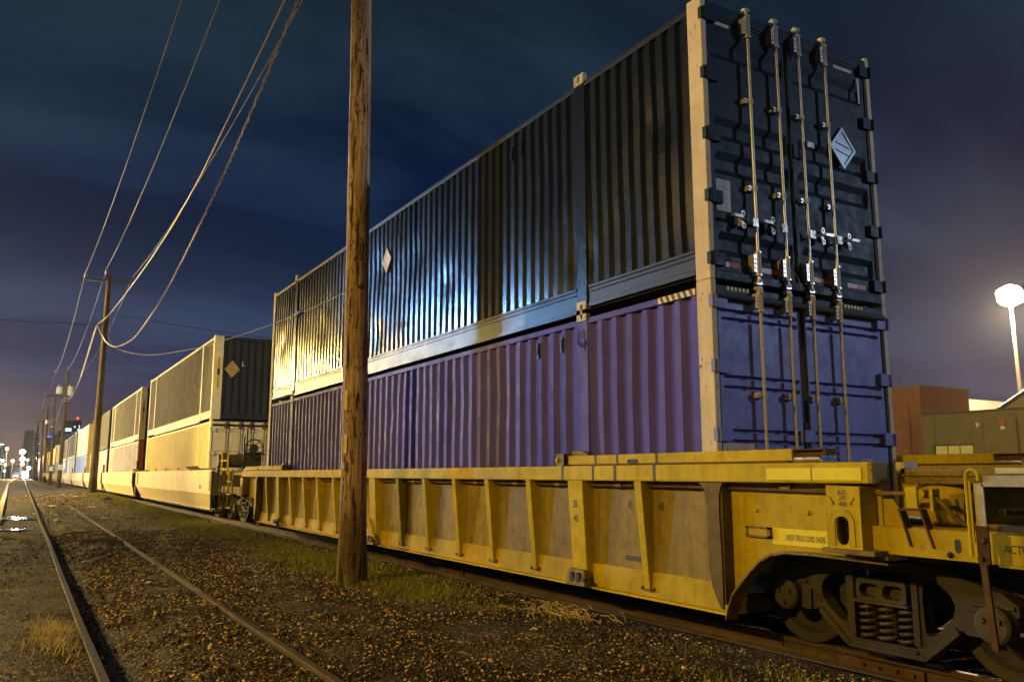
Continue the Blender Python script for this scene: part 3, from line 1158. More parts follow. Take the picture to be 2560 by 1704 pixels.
YF = Y0 + .020
for xa, xb in ((5.60, 5.915), (6.19, 6.46), (6.94, 7.19), (7.50, 7.80)):
    mid = xa + (xb - xa) * .53
    label_plate(up, xa, mid, 3.572, 3.622, YF, TAPEW, 'white_tape')
    label_plate(up, mid, xb, 3.572, 3.622, YF, TAPER, 'red_tape')
for xa, xb, za, zb_ in ((5.60, 5.90, 6.082, 6.118), (7.50, 7.80, 6.082, 6.118), (5.515, 5.555, 5.73, 6.03), (7.855, 7.89, 5.73, 6.03)):
    label_plate(up, xa, xb, za, zb_, YF - (.0 if xb - xa > .1 else .024), TAPEW, 'white_tape')
lp = label_plate(up, 5.635, 5.825, 4.128, 4.445, YF - .001, PAPER, 'data_label')
for k in range(26):
    z = 4.435 - k * .0116
    if k in (9, 17): continue
    a = 5.643 + (.02 if k % 4 == 0 else 0)
    b = 5.817 - random.uniform(0, .05)
    if k > 18:
        label_plate(lp, a, 5.722, z - .004, z, YF - .0025, LABELINK, 'text_line')
        label_plate(lp, 5.736, b, z - .004, z, YF - .0025, LABELINK, 'text_line')
    else:
        label_plate(lp, a, b, z - .0045, z, YF - .0025, LABELINK, 'text_line')


def placard(r, c, hw, hh, plane, mat=None):
    """diamond hazard placard holder in the plane 'y' (facing -y) or 'x' (facing -x)"""
    mat = mat or PLAC
    a = c[0] if plane == 'y' else c[1]
    z = c[2]
    p = c[1] if plane == 'y' else c[0]
    dia = [(a, z - hh), (a + hw, z), (a, z + hh), (a - hw, z)]
    m = mb(); m.plate(dia, [], plane, p - .006, p)
    o = m.build('placard_holder', mat, r)
    m = mb()
    m.plate([(a + (u - a) * .99, z + (w - z) * .99) for u, w in dia], [[(a + (u - a) * .80, z + (w - z) * .80) for u, w in dia]], plane, p - .016, p - .0065)
    m.build('placard_rim', mat, o)
    m = mb()
    for s in (.18, -.18):
        q = [(a - hw * .55, z + hh * s + .012), (a + hw * .55, z + hh * s - .030)]
        if plane == 'y': m.tube([(q[0][0], p - .010, q[0][1]), (q[1][0], p - .010, q[1][1])], .005, 5)
        else: m.tube([(p - .010, q[0][0], q[0][1]), (p - .010, q[1][0], q[1][1])], .005, 5)
    m.build('placard_wire', RODM, o)
    return o


placard(up, (7.545, Y0 + .012, 5.135), .215, .245, 'y')
placard(up, (XS + .004, 13.86, 5.44), .21, .23, 'x', PALEPOST)
for x in (6.56, 6.92):
    m = mb()
    m.tube([(x, Y0 - .035, 3.62), (x + .06, Y0 - .06, 3.58), (x + .11, Y0 - .05, 3.50), (x + .13, Y0 - .03, 3.44)], .005, 5)
    m.build('seal_wire', RODP, up)
# small vent covers high on the side
for y in (9.1, 9.35):
    m = mb()
    m.box(XS - .006, XS + .02, y, y + .07, 5.83, 6.03)
    m.build('vent_cover', NAVY, up)
m = mb()
for k in range(1):
    m.cyl((XS - .008, 8.2, 5.2), (XS + .01, 8.2, 5.2), .02, n=10)
m.build('side_bolt', NAVY, up)

# ---- lower near container: violet blue, flat doors with grooves
lo = container('faded violet-blue container with grooved doors, bottom of the stack nearest the camera', Y0, ZL, VIOLET, POST, VIOLETDOOR, ROOFM,
               'low', 'doors', GRP, pitch=.268, near=True)
m = mb(); m.box(XS + .065, XE - .065, Y0 + .0, Y0 + .12, ZL + 2.76, ZL + 2.85); m.build('door_header', NAVYDOOR, lo, bevel=.008)
m = mb(); m.cyl((XS + .08, Y0 - .012, ZL + 2.745), (XE - .08, Y0 - .012, ZL + 2.745), .034, n=10); m.build('header_gutter', RUBBER, lo, smooth=True)
m = mb(); m.box(XS + .065, XE - .065, Y0 - .01, Y0 + .12, ZL, ZL + .12); m.build('door_sill', VIOLETDOOR, lo)
prof = bands(ZL + .14, ZL + 2.69, [3.14, 3.06, 2.505, 2.405, 1.998, 1.900, 1.25, 1.15], .026, .050, .009)
dl2 = profile_door(lo, XS + .085, 6.735, Y0 + .025, prof, VIOLETDOOR)
dr2 = profile_door(lo, 6.765, XE - .085, Y0 + .025, prof, VIOLETDOOR)
m = mb(); m.cyl((6.748, Y0 - .0, .75), (6.748, Y0 - .0, 3.20), .018, n=8); m.build('door_strip', RUBBER, dr2)
m = mb(); m.box(6.64, 6.80, Y0 - .035, Y0 + .02, 1.905, 2.03); m.build('door_latch', VIOLETDOOR, dr2, bevel=.014)
for q0, q1 in ((2.03, 2.10), (1.83, 1.905)):
    m = mb(); m.cyl((6.655, Y0 - .03, q0), (6.655, Y0 - .03, q1), .016, n=8); m.build('latch_pin', RUBBER, dr2)
rods(lo, Y0 - .042, RX, .62, 3.355, RODP, ((3.185, 3.33), (.70, .86)), (2.345, 1.30))
hinge_set(lo, Y0, (.95, 1.965, 2.60, 3.215), VIOLETDOOR)
for xa, n in ((5.70, 6), (7.395, 6)):
    for k in range(n):
        m = mb()
        x = xa + k * .052
        m.hexa([(x, Y0 - .004, 3.338), (x + .028, Y0 - .004, 3.338), (x + .028, Y0 + .002, 3.338), (x, Y0 + .002, 3.338),
                (x + .004, Y0 - .004, 3.372), (x + .032, Y0 - .004, 3.372), (x + .032, Y0 + .002, 3.372), (x + .004, Y0 + .002, 3.372)])
        m.build('yellow_dash', STICKER, lo)
hz = mb(); hz.box(XS - .002, XS + .004, 5.875, 6.42, 3.308, 3.372); hzo = hz.build('hazard_strip', STICKER, lo)
for k in range(6):
    m = mb()
    y = 5.90 + k * .085
    m.hexa([(XS - .005, y, 3.31), (XS - .005, y + .04, 3.31), (XS - .002, y + .04, 3.31), (XS - .002, y, 3.31),
            (XS - .005, y + .03, 3.37), (XS - .005, y + .07, 3.37), (XS - .002, y + .07, 3.37), (XS - .002, y + .03, 3.37)])
    m.build('black_stripe', BLACKP, hzo)
for y, dz in ((8.17, 0.0), (8.70, 0.0)):
    m = mb()
    m.box(XS - .004, XS + .03, y, y + .055, 3.03, 3.22)
    m.box(XS - .012, XS + .0, y + .012, y + .043, 3.06, 3.19)
    m.build('vent_cover', DARKEND, lo)
m = mb()
m.tube([(XS - .02, 7.71, 3.24), (XS - .02, 7.69, 3.10), (XS - .02, 7.76, 3.04), (XS - .02, 7.83, 3.10), (XS - .02, 7.81, 3.24)], .008, 6)
m.plate([(7.68, 3.12), (7.84, 3.12), (7.80, 3.00), (7.72, 3.00)], [oval(7.76, 3.08, .025, .025, 10)], 'x', XS - .008, XS - .002)
m.build('corner_gusset', VIOLET, lo)
cl_ = label_plate(lo, 5.585, 6.03, 1.60, 1.885, Y0 + .018, TANLABEL, 'peeling_label')
lettering('AACU', (5.81, Y0 + .016, 1.755), *BACK, .15, LABELINK, cl_, squeeze=.75)
for t, z in (('L :  53FT.-0   in.', 1.845), ('W:   8FT.-6   in.', 1.777), ('H:   9FT.-6.5 in.', 1.710)):
    lettering(t, (7.075, Y0 + .012, z), *BACK, .046, WHITEP, lo, squeeze=.62)
lettering('67,200 LBS', (7.62, Y0 + .012, 1.735), *BACK, .045, WHITEP, lo, squeeze=.66)

# ---- the stacks behind, each two boxes high
STACKS = [
    # y0, upper (side, posts, end, pe), lower (side, posts, end, pe), labels
    (29.5, (GREYCONT, PALEPOST, DARKEND, PALEPOST), (CREAM, CREAM, PALEDOOR, None),
     'grey ribbed container with dark end wall and diamond placard, above the cream one', 'cream container with pale end doors behind the brake wheel'),
    (49.25, (GREYCONT, PALEPOST, DARKEND, PALEPOST), (FADEDBLUE, PALEPOST, DARKEND, REDRUST),
     'grey ribbed container above the streaked one with a rust red end post', 'streaked pale blue container with a rust red end post'),
    (67.6, (GREYCONT, GREYCONT, DARKEND, None), (FADEDBLUE, PALELAV, DARKEND, None),
     'pale grey container with dark end just right of the second pole', 'faded lavender-blue container low beside the second pole'),
    (88.6, (PALEPOST, PALEPOST, GOLD, GOLD), (BLUE, PALELAV, DARKEND, GOLD),
     'whitish container with a gold yellow end, left of the second pole', 'blue-and-white weathered container under the one with the gold end'),
    (108.0, (GREYCONT, PALEPOST, DARKEND, None), (ICE, ICE, DARKEND, None),
     'grey upper container just beyond the one with the gold end', 'icy pale blue container in the stack beyond the gold-ended one'),
    (127.5, (GREYCONT, PALEPOST, DARKEND, None), (PALELAV, PALELAV, DARKEND, None),
     'grey upper container in the second stack beyond the gold end', 'pale lavender container in the second stack beyond the gold end'),
    (147.0, (CREAM, CREAM, DARKEND, None), (ICE, ICE, DARKEND, None),
     'cream upper container right beside the third pole', 'pale icy container low beside the third pole'),
    (166.5, (CREAM, PALEPOST, DARKEND, None), (GREYCONT, ICE, DARKEND, None),
     'cream upper container just left of the third pole', 'grey lower container just left of the third pole'),
]
extra = [('cream', CREAM), ('gold', GOLD), ('grey', GREYCONT), ('pale', PALEPOST)]
ordw = ['eighth', 'ninth', 'tenth', 'eleventh', 'twelfth', 'thirteenth', 'fourteenth', 'fifteenth']
for k in range(7):
    n1, c1 = extra[k % 4]
    n2, c2_ = extra[(k + 2) % 4]
    STACKS.append((186.1 + 19.6 * k, (c1, c1, DARKEND, None), (c2_, c2_, DARKEND, None),
                   f'tiny far {n1} upper container in the {ordw[k + 1]} stack along the train', f'tiny far {n2} lower container in the {ordw[k + 1]} stack along the train'))
for i, (y0, u, l, lu, ll) in enumerate(STACKS):
    a = container(lu, y0, ZU, u[0], u[1], u[2], ROOFM, 'high', 'front', GRP, rail_mat=u[1], post_end=u[3], pitch=.27 if i < 4 else .34)
    b = container(ll, y0, ZL, l[0], l[1], l[2], ROOFM, 'low', 'doors' if i == 0 else 'front', GRP, rail_mat=l[1], post_end=l[3], pitch=.27)
    if i < 2:
        lb = mb(); lb.box(XS + .115, XS + .215, y0 - .010, y0 - .006, ZU + 1.05, ZU + 2.15)
        st = lb.build('yellow_sticker', STICKER, a)
        m = mb(); m.box(XS + .125, XS + .205, y0 - .013, y0 - .0105, ZU + 1.52, ZU + 1.76); m.build('sticker_block', BLACKP, st)
        m = mb()
        for q in range(7):
            z = ZU + 1.10 + q * .058
            m.box(XS + .145, XS + .185, y0 - .013, y0 - .0105, z, z + .032)
            z = ZU + 1.80 + q * .047
            m.box(XS + .145, XS + .185, y0 - .013, y0 - .0105, z, z + .028)
        m.build('sticker_marks', BLACKP, st)
    if i == 0:
        placard(a, (XS + .62, y0 + .012, 5.18), .26, .30, 'y', paint('dull yellow placard', (.40, .33, .16), .5))
        lettering('L', (XS + .98, y0 + .02, 5.38), *BACK, .16, WHITEP, a, squeeze=.8, bold=.01)
        prof = bands(ZL + .14, ZL + 2.69, [3.10, 3.02, 2.36, 2.24, 1.5, 1.4], .03, .045, .012)
        profile_door(b, XS + .085, 6.735, y0 + .025, prof, PALEDOOR)
        profile_door(b, 6.765, XE - .085, y0 + .025, prof, PALEDOOR)
        m = mb(); m.box(XS + .065, XE - .065, y0, y0 + .12, ZL + 2.76, ZL + 2.85); m.build('door_header', PALEDOOR, b)
        m = mb(); m.box(XS + .065, XE - .065, y0, y0 + .12, ZL, ZL + .12); m.build('door_sill', PALEDOOR, b)
        rods(b, y0 - .055, (6.03, 6.50, 6.86, 7.30), .62, 3.35, RUST, ((3.17, 3.33),), (2.3,))
        hinge_set(b, y0, (1.2, 2.3, 3.1), PALEDOOR)

# ------------------------------------------------------------------ railcars
def coil(x, y, z0, z1, rad, wire, turns):
    pts = []
    n = int(turns * 14)
    for i in range(n + 1):
        a = 2 * math.pi * turns * i / n
        pts.append((x + rad * math.cos(a), y + rad * math.sin(a), z0 + (z1 - z0) * i / n))
    return pts


def truck(parent, yc, detail=True):
    """three-piece freight truck with its centre at yc; wheel centres .88 m to either side"""
    t = empty('truck', None, parent=parent)
    RZ, WR = .18, .42
    for s in (-1, 1):
        for xw, d in ((6.045, 1), (7.545, -1)):
            c = (xw, yc + s * .88, RZ + WR)
            m = mb()
            m.lathe([(-.068 * d, .10), (-.060 * d, .16), (-.018 * d, .20), (-.004 * d, .31), (-.062 * d, .335), (-.066 * d, WR - .012), (-.058 * d, WR), (.045 * d, WR + .004), (.052 * d, WR + .028),
                     (.072 * d, WR + .026), (.074 * d, .34), (.03 * d, .30), (.02 * d, .2), (.06 * d, .12)], c, 'x', 40)
            m.build('wheel', WHEEL, t, smooth=True, sharp=30)
        m = mb(); m.cyl((5.75, yc + s * .88, .60), (7.84, yc + s * .88, .60), .075, n=12); m.build('axle', STEEL, t)
    for xs, xo in ((5.79, 5.91), (7.68, 7.80)):
        u = lambda a: yc + a
        half = [(0, .925), (.34, .925), (.52, .90), (.72, .855), (.92, .80), (1.02, .73), (1.02, .66), (.76, .66), (.745, .53), (.665, .50), (.60, .52), (.575, .50),
                (.36, .285), (.30, .262), (0, .258)]
        outer = [(u(a), z) for a, z in half] + [(u(-a), z) for a, z in reversed(half[1:-1])]
        win = [(.335, .46), (.325, .70), (.335, .80), (.375, .835), (.45, .825), (.545, .75), (.575, .68), (.555, .60), (.49, .53), (.40, .455), (.36, .44)]
        cen = [(-.255, .335), (.255, .335), (.275, .36), (.275, .60), (.245, .64), (.245, .84), (.215, .865), (-.215, .865), (-.245, .84), (-.245, .64), (-.275, .60), (-.275, .36)]
        m = mb()
        m.plate(outer, [[(u(a), z) for a, z in win], [(u(-a), z) for a, z in reversed(win)], [(u(a), z) for a, z in cen]], 'x', xs, xo)
        # raised flanges along the lower chord and the pedestals
        sx = xs - .018
        for s in (-1, 1):
            m.hexa([(sx, u(s * .33), .262), (xo, u(s * .33), .262), (xo, u(s * .60), .49), (sx, u(s * .60), .49),
                    (sx, u(s * .31), .30), (xo, u(s * .31), .30), (xo, u(s * .575), .535), (sx, u(s * .575), .535)])
            m.box(xs - .025, xs, u(s * .70), u(s * 1.0), .705, .73)
            m.box(xs - .03, xs + .02, u(s * .66), u(s * .755), .50, .66)
            m.box(xs - .02, xs, u(s * .25), u(s * .30), .36, .85)
        m.box(xs - .018, xs, u(-.33), u(.33), .262, .30)
        m.box(xs - .03, xs, u(-.27), u(.27), .30, .322)
        m.build('side_frame', STEEL, t, bevel=.012 if detail else 0)
        fx = xs - .05 if xs < 7 else xo + .05
        sgn = -1 if xs < 7 else 1
        for s in (-1, 1):
            m = mb()
            hx = xs + .03 if sgn < 0 else xo - .03
            c = (hx, u(s * .88), .60)
            m.lathe([(0, .02), (0, .125), (sgn * .05, .125), (sgn * .07, .115), (sgn * .075, .125), (sgn * .115, .125), (sgn * .13, .105), (sgn * .133, .001)], c, 'x', 24)
            for q in range(3):
                a = q * 2.094 + .5
                e = (hx + sgn * .128, c[1] + .062 * math.cos(a), c[2] + .062 * math.sin(a))
                m.cyl(e, (e[0] + sgn * .022, e[1], e[2]), .020, n=6)
            m.build('bearing_cap', STEEL, t, smooth=True, sharp=30)
        if sgn < 0 or detail:
            m = mb()
            bx0, bx1 = (xs - .03, xs + .14) if sgn < 0 else (xo - .14, xo + .03)
            m.plate(rounded(u(-.215), u(.215), .635, .80, .02), [rounded(u(-.185), u(-.02), .665, .765, .025), rounded(u(.02), u(.185), .665, .765, .025)], 'x', bx0, bx1)
            m.box(bx0 + .08, bx1 + .02, u(-.20), u(.20), .64, .79)
            m.box(bx0 - .02, bx1, u(-.235), u(.235), .618, .640)
            m.build('bolster_end', STEEL, t)
            for k, a in enumerate((-.17, 0, .17)):
                m = mb()
                xc = xs + .055 if sgn < 0 else xo - .055
                m.tube(coil(xc, u(a), .345, .618, .062, .018, 5.2), .0175, 7)
                m.build('spring', SPRING, t, smooth=True, sharp=60)
                if sgn < 0:
                    m = mb()
                    m.tube(coil(xc + .14, u(a + .03), .345, .618, .062, .018, 5.2), .0175, 6)
                    m.build('spring', SPRING, t, smooth=True, sharp=60)
    m = mb(); m.box(5.9, 7.7, yc - .20, yc + .20, .62, .86); m.build('bolster', STEEL, t)
    m = mb()
    for s in (-1, 1):
        m.box(6.2, 7.4, yc + s * .40 - .04, yc + s * .40 + .04, .48, .56)
        m.hexa([(6.02, yc + s * .42 - .05, .42), (6.08, yc + s * .42 - .05, .42), (6.08, yc + s * .45, .42), (6.02, yc + s * .45, .42),
                (6.02, yc + s * .46 - .05, .78), (6.08, yc + s * .46 - .05, .78), (6.08, yc + s * .49, .78), (6.02, yc + s * .49, .78)])
    m.build('brake_beam', STEEL, t)
    return t


def flat_ladder(parent, x, ya, yb, z0, z1, rungs, mat, name='ladder', th=.012):
    m = mb()
    for y in (ya, yb):
        m.box(x, x + .05, y - th / 2, y + th / 2, z0, z1)
    for z in rungs:
        m.box(x - .02, x + .02, min(ya, yb), max(ya, yb), z - .012, z + .012)
    return m.build(name, mat, parent)


car = empty('yellow_well_car', (6.795, 13.7, .18), 'yellow ribbed well car carrying the navy and violet containers, nearest the camera', 'railcar')
X0 = 5.30
# top chords and guide bars, on both sides
for side in (-1, 1):
    xa, xb = (5.285, 5.46) if side < 0 else (8.13, 8.305)
    m = mb(); m.box(xa, xb, 3.93, 23.58, 1.532, 1.690); ch = m.build('top_chord', YEL_TRIM if side < 0 else YEL, car, bevel=.014)
    if side < 0:
        m = mb(); m.box(5.286, 5.455, 3.90, 3.93, 1.534, 1.688); m.build('chord_end_plate', YEL_RUST, ch, bevel=.006)
        m = mb(); m.box(5.60, 5.75, 3.86, 3.93, 1.60, 1.69); m.build('chord_end_plate', WORN, ch)
    gx0, gx1 = (5.335, 5.435) if side < 0 else (8.15, 8.25)
    for a, b in ((4.66, 7.84), (19.75, 23.35)):
        m = mb(); m.box(gx0, gx1, a, b, 1.705, 1.803)
        gb = m.build('guide_bar', YEL_TRIM, car, bevel=.010)
        m = mb(); m.box(gx0 + .01, gx1 - .01, a + .05, b - .05, 1.688, 1.707); m.build('guide_bar_shim', RUST, gb)
        if side < 0:
            for y in ([6.30, 6.92, 7.30] if a < 10 else [20.6, 21.5, 22.4]):
                m = mb()
                m.box(gx0 - .003, gx0 + .02, y, y + .035, 1.703, 1.804)
                m.build('seam_band', GREYP, gb)
            m = mb()
            yy = 6.60 if a < 10 else 21.9
            m.plate(rounded(yy, yy + .17, 1.708, 1.752, .018), [], 'x', gx0 - .006, gx0 + .004)
            m.build('bar_notch', RUBBER, gb)
    # end stops of the bars: dark channel over a bright worn roller
    for y, d in (((4.66), -1), (23.35, 1)):
        m = mb()
        ya, yb = (y - .30, y + .02) if d < 0 else (y - .02, y + .30)
        m.box(gx0 + .02, gx1 + .05, ya, yb, 1.788, 1.800)
        m.box(gx0 + .06, gx1 + .05, ya, yb, 1.755, 1.795)
        m.box(gx0 + .02, gx1 + .04, ya, yb, 1.748, 1.757)
        m.box(gx0 + .02, gx1 + .04, ya - .006, ya + .012, 1.748, 1.800)
        eb = m.build('bar_end_stop', RUST, car)
        m = mb(); m.tube([(gx0 + .04, ya + .05, 1.718), (gx0 + .04, ya + .08, 1.718), (gx0 + .04, yb - .02, 1.718), (gx0 + .04, yb + .05, 1.718)], [.020, .029, .029, .020], 12)
        m.build('worn_roller', WORN, eb, smooth=True)
    # hinge lugs at the inner ends of the bars
    if side < 0:
        for y, d in ((7.84, 1), (19.75, -1)):
            m = mb()
            m.box(gx0 - .03, gx0 - .012, y + d * .02, y + d * .22, 1.69, 1.83)
            m.box(gx0 - .03, gx1, y + d * .20, y + d * .22, 1.69, 1.83)
            m.box(gx0 - .03, gx1, y + d * .02, y + d * .04, 1.69, 1.83)
            m.plate([(y - .30 * d, 1.80), (y + .02 * d, 1.80), (y + .02 * d, 1.855), (y - .12 * d, 1.862), (y - .22 * d, 1.845)], [], 'x', gx1 - .03, gx1 + .03)
            h = m.build('hinge_lug', YEL_RUST, car)
            m = mb()
            m.cyl((gx0 - .005, y + d * .02, 1.755), (gx0 - .005, y + d * .22, 1.755), .016, n=10)
            m.cyl((gx0 - .005, y + d * .15, 1.755), (gx0 - .005, y + d * .19, 1.755), .045, n=14)
            m.build('hinge_pin', YEL_TRIM, h, smooth=True, sharp=30)
for a, b in ((3.99, 4.425), (4.44, 4.885)):
    m = mb(); m.box(5.280, 5.286, a, b, 1.556, 1.648); m.build('reflector', REFL, ch if False else car)
m = mb()
for y in (6.28, 6.90, 7.28, 7.86):
    m = mb(); m.box(5.281, 5.3, y, y + .035, 1.534, 1.689); m.build('seam_band', GREYP, car)
# well side: web sheets and the bottom chord
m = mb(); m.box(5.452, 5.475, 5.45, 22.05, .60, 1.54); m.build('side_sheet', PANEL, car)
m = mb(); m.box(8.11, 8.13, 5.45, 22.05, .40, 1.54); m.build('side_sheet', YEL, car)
m = mb(); m.hexa([(5.41, 5.48, .42), (5.62, 5.48, .42), (5.62, 22.02, .42), (5.41, 22.02, .42), (5.432, 5.48, .66), (5.62, 5.48, .66), (5.62, 22.02, .66), (5.432, 22.02, .66)])
m.build('bottom_chord', YEL, car, bevel=.012)
m = mb(); m.box(5.36, 5.62, 5.48, 22.02, .402, .423); m.build('bottom_flange', YEL_TRIM, car)
m = mb(); m.box(5.6, 8.0, 5.4, 22.1, .42, .50); m.build('well_floor', STEEL, car)
ribs = [6.57, 8.645, 9.68, 10.645, 11.67, 12.69, 14.85, 15.91, 16.93, 17.90, 18.94, 21.02]
for y in ribs:
    w = .055
    m = mb()
    m.hexa([(5.385, y - w * .8, .50), (5.47, y - w * .8, .50), (5.47, y + w * .8, .50), (5.385, y + w * .8, .50),
            (5.292, y - w, 1.535), (5.47, y - w, 1.535), (5.47, y + w, 1.535), (5.292, y + w, 1.535)])
    rb = m.build('rib', YEL_TRIM, car, bevel=.006)
    m = mb()
    m.cyl((5.405, y - .09, .50), (5.405, y - .075, .50), .02, n=8)
    m.cyl((5.405, y + .075, .50), (5.405, y + .10, .50), .02, n=8)
    m.box(5.39, 5.43, y - .05, y + .05, .475, .50)
    m.build('rib_bolt', YEL_RUST, rb)
for y in (7.65, 13.80, 19.95):
    m = mb()
    m.hexa([(5.352, y - .13, .50), (5.47, y - .13, .50), (5.47, y + .13, .50), (5.352, y + .13, .50),
            (5.290, y - .14, 1.535), (5.47, y - .14, 1.535), (5.47, y + .14, 1.535), (5.290, y + .14, 1.535)])
    wr = m.build('wide_rib', YEL_TRIM, car, bevel=.008)
    m = mb()
    m.hexa([(5.26, y - .20, .425), (5.34, y - .20, .425), (5.34, y + .15, .425), (5.26, y + .15, .425),
            (5.30, y - .15, .59), (5.36, y - .15, .59), (5.36, y + .17, .59), (5.30, y + .17, .59)])
    br = m.build('tie_down_bracket', YEL_RUST, wr, bevel=.006)
    m = mb()
    for q in (-.07, .05):
        m.plate(oval(y + q, .505, .035, .055, 12), [], 'x', 5.262, 5.30)
    m.cyl((5.25, y - .25, .50), (5.25, y - .20, .50), .024, n=10)
    m.build('bracket_hole', RUBBER, br)
m = mb()
m.hexa([(5.30, 13.60, .48), (5.33, 13.60, .48), (5.33, 13.76, .48), (5.30, 13.76, .48), (5.24, 13.74, .86), (5.27, 13.74, .86), (5.27, 13.86, .86), (5.24, 13.86, .86)])
m.build('swing_hook', YEL_TRIM, car)
# end ribs where the well meets the arch over the truck
for s in (1, -1):
    f = (lambda y: y) if s > 0 else (lambda y: 27.5 - y)
    m = mb()
    pts = [(5.70, 1.528), (5.40, 1.528), (5.42, 1.50), (5.445, 1.44), (5.455, 1.30), (5.44, .80), (5.445, .46), (5.475, .47), (5.56, .62), (5.60, .80), (5.61, 1.38), (5.63, 1.46), (5.66, 1.50)]
    m.plate([(f(a), z) for a, z in pts], [], 'x', 5.290, 5.312)
    m.box(5.312, 5.455, f(5.43), f(5.452), .50, 1.53)
    m.build('end_rib', ENDRIB if s > 0 else YEL, car)
    arch = [(5.47, .385), (5.44, .47), (5.38, .60), (5.25, .735), (5.16, .82), (5.06, .905), (4.93, .965), (4.80, .992), (4.55, .998), (4.30, .996), (3.86, .986)]
    m = mb()
    m.plate([(f(a), z) for a, z in [(5.475, 1.53), (3.94, 1.53), (3.94, .99)] + arch[::-1][1:] + [(5.50, .40)]], [], 'x', 5.425, 5.452)
    ep = m.build('end_sheet', YEL, car)
    m = mb()
    m.v = [(x, f(a), z - (.0 if k < 2 else .0)) for (a, z) in arch for k, x in enumerate((5.33, 5.47))] + [(x, f(a) + (-.006 if s > 0 else .006), z - .020) for (a, z) in arch for x in (5.33, 5.47)]
    n = len(arch)
    for i in range(n - 1):
        a = 2 * i
        m.f += [(a, a + 1, a + 3, a + 2), (2 * n + a, 2 * n + a + 2, 2 * n + a + 3, 2 * n + a + 1), (a, a + 2, 2 * n + a + 2, 2 * n + a), (a + 1, 2 * n + a + 1, 2 * n + a + 3, a + 3)]
    m.build('arch_flange', YEL_RUST, ep)
    if s > 0:
        m = mb()
        for y in (5.143, 4.603):
            m.ball((5.424, y, 1.299), .022, 10)
        m.build('rivet', YEL_TRIM, ep, smooth=True)
        m = mb()
        m.box(5.395, 5.425, 4.985, 5.25, 1.08, 1.096); m.box(5.395, 5.425, 4.985, 5.25, 1.150, 1.166)
        m.box(5.395, 5.425, 5.225, 5.25, 1.08, 1.166); m.box(5.395, 5.425, 4.985, 5.02, 1.08, 1.166)
        fr_ = m.build('card_holder', YEL_RUST, ep)
        m = mb(); m.box(5.400, 5.424, 5.02, 5.225, 1.096, 1.150); m.build('card', YEL, fr_)
        m = mb(); m.box(5.4225, 5.424, 4.30, 4.98, 1.035, 1.165); m.build('label_patch', REFL, ep)
    # jacking post
    m = mb()
    out = [(f(4.285), 1.065), (f(4.275), 1.515), (f(3.985), 1.515), (f(3.985), 1.065)]
    m.plate(out, [slot(f(4.150), 1.195, .052, .105)], 'x', 5.245, 5.262)
    m.box(5.262, 5.46, f(4.285), f(4.262), 1.065, 1.51)
    m.box(5.262, 5.46, f(4.005), f(3.985), 1.065, 1.51)
    m.box(5.40, 5.46, f(4.262), f(4.005), 1.065, 1.51)
    jp = m.build('jacking_post', YEL_TRIM, car, bevel=.004)
    m = mb(); m.plate(slot(f(4.150), 1.195, .05, .10), [], 'x', 5.36, 5.38); m.build('post_hole', RUBBER, jp)
    m = mb()
    arcp = [(f(4.150) + .108 * math.cos(q), 1.245 + .105 * math.sin(q)) for q in [math.pi * k / 10 for k in range(11)]]
    inn = [(f(4.150) + .062 * math.cos(q), 1.240 + .058 * math.sin(q)) for q in [math.pi * k / 10 for k in range(11)]]
    m.plate([(arcp[0][0], 1.083)] + arcp + [(arcp[-1][0], 1.083), (inn[-1][0], 1.083)] + inn[::-1] + [(inn[0][0], 1.083)], [], 'x', 5.236, 5.246)
    m.build('horseshoe_plate', YEL, jp, bevel=.003)
    m = mb()
    m.box(5.20, 5.52, f(4.31), f(3.86), 1.030, 1.066); m.box(5.30, 5.52, f(4.18), f(3.83), 1.000, 1.030)
    m.build('post_foot', YEL_RUST, jp, bevel=.004)
    if s > 0:
        for t, z in (('JACK.', 1.468), ('LIFT', 1.425), ('HERE', 1.383)):
            lettering(t, (5.244, 4.135, z), *LEFT, .033, BLACKP, jp, squeeze=.70, bold=.004)
        m = mb()
        for ya, yb in ((4.245, 4.215), (4.035, 4.065)):
            m.tube([(5.243, ya, 1.435), (5.243, yb, 1.385)], .003, 4)
            m.add([(5.2425, yb + (.004 if yb > 4.1 else -.004), 1.372), (5.2425, yb - .010, 1.395), (5.2425, yb + .010, 1.395)], [(0, 1, 2)])
        m.build('arrow_mark', BLACKP, jp)
lettering('2 INCH TREAD COND. SHOES', (5.4205, 4.648, 1.094), *LEFT, .048, BLACKP, car, squeeze=.44)
lettering('20', (5.300, 7.655, 1.278), *LEFT, .084, GREYP, car, squeeze=.70, bold=.006)
lettering('40', (5.307, 7.655, 1.120), *LEFT, .084, GREYP, car, squeeze=.70, bold=.006)
lettering('45', (5.450, 6.88, 1.287), *LEFT, .084, GREYP, car, squeeze=.72, bold=.006)
lettering('48', (5.450, 6.40, 1.287), *LEFT, .084, GREYP, car, squeeze=.72, bold=.006)
lettering('53', (5.450, 5.71, 1.287), *LEFT, .084, GREYP, car, squeeze=.72, bold=.006)
m = mb(); m.box(5.4495, 5.452, 6.72, 6.98, .735, .785); m.build('faded_mark', GREYP, car)
# train line pipe under the chord
m = mb(); m.tube([(5.395, 3.99, 1.462), (5.395, 6, 1.487), (5.395, 23.4, 1.487)], .0165, 10)
pp = m.build('brake_pipe', RUST, car, smooth=True)
m = mb()
for y in (4.75, 6.95, 8.1, 9.05, 10.1, 12.2, 14.5, 16.6, 18.5, 20.5):
    m.cyl((5.395, y, 1.487), (5.395, y + .09, 1.487), .024, n=10)
    m.box(5.37, 5.45, y - .02, y, 1.475, 1.53)
m.build('pipe_clamp', YEL_RUST, pp)
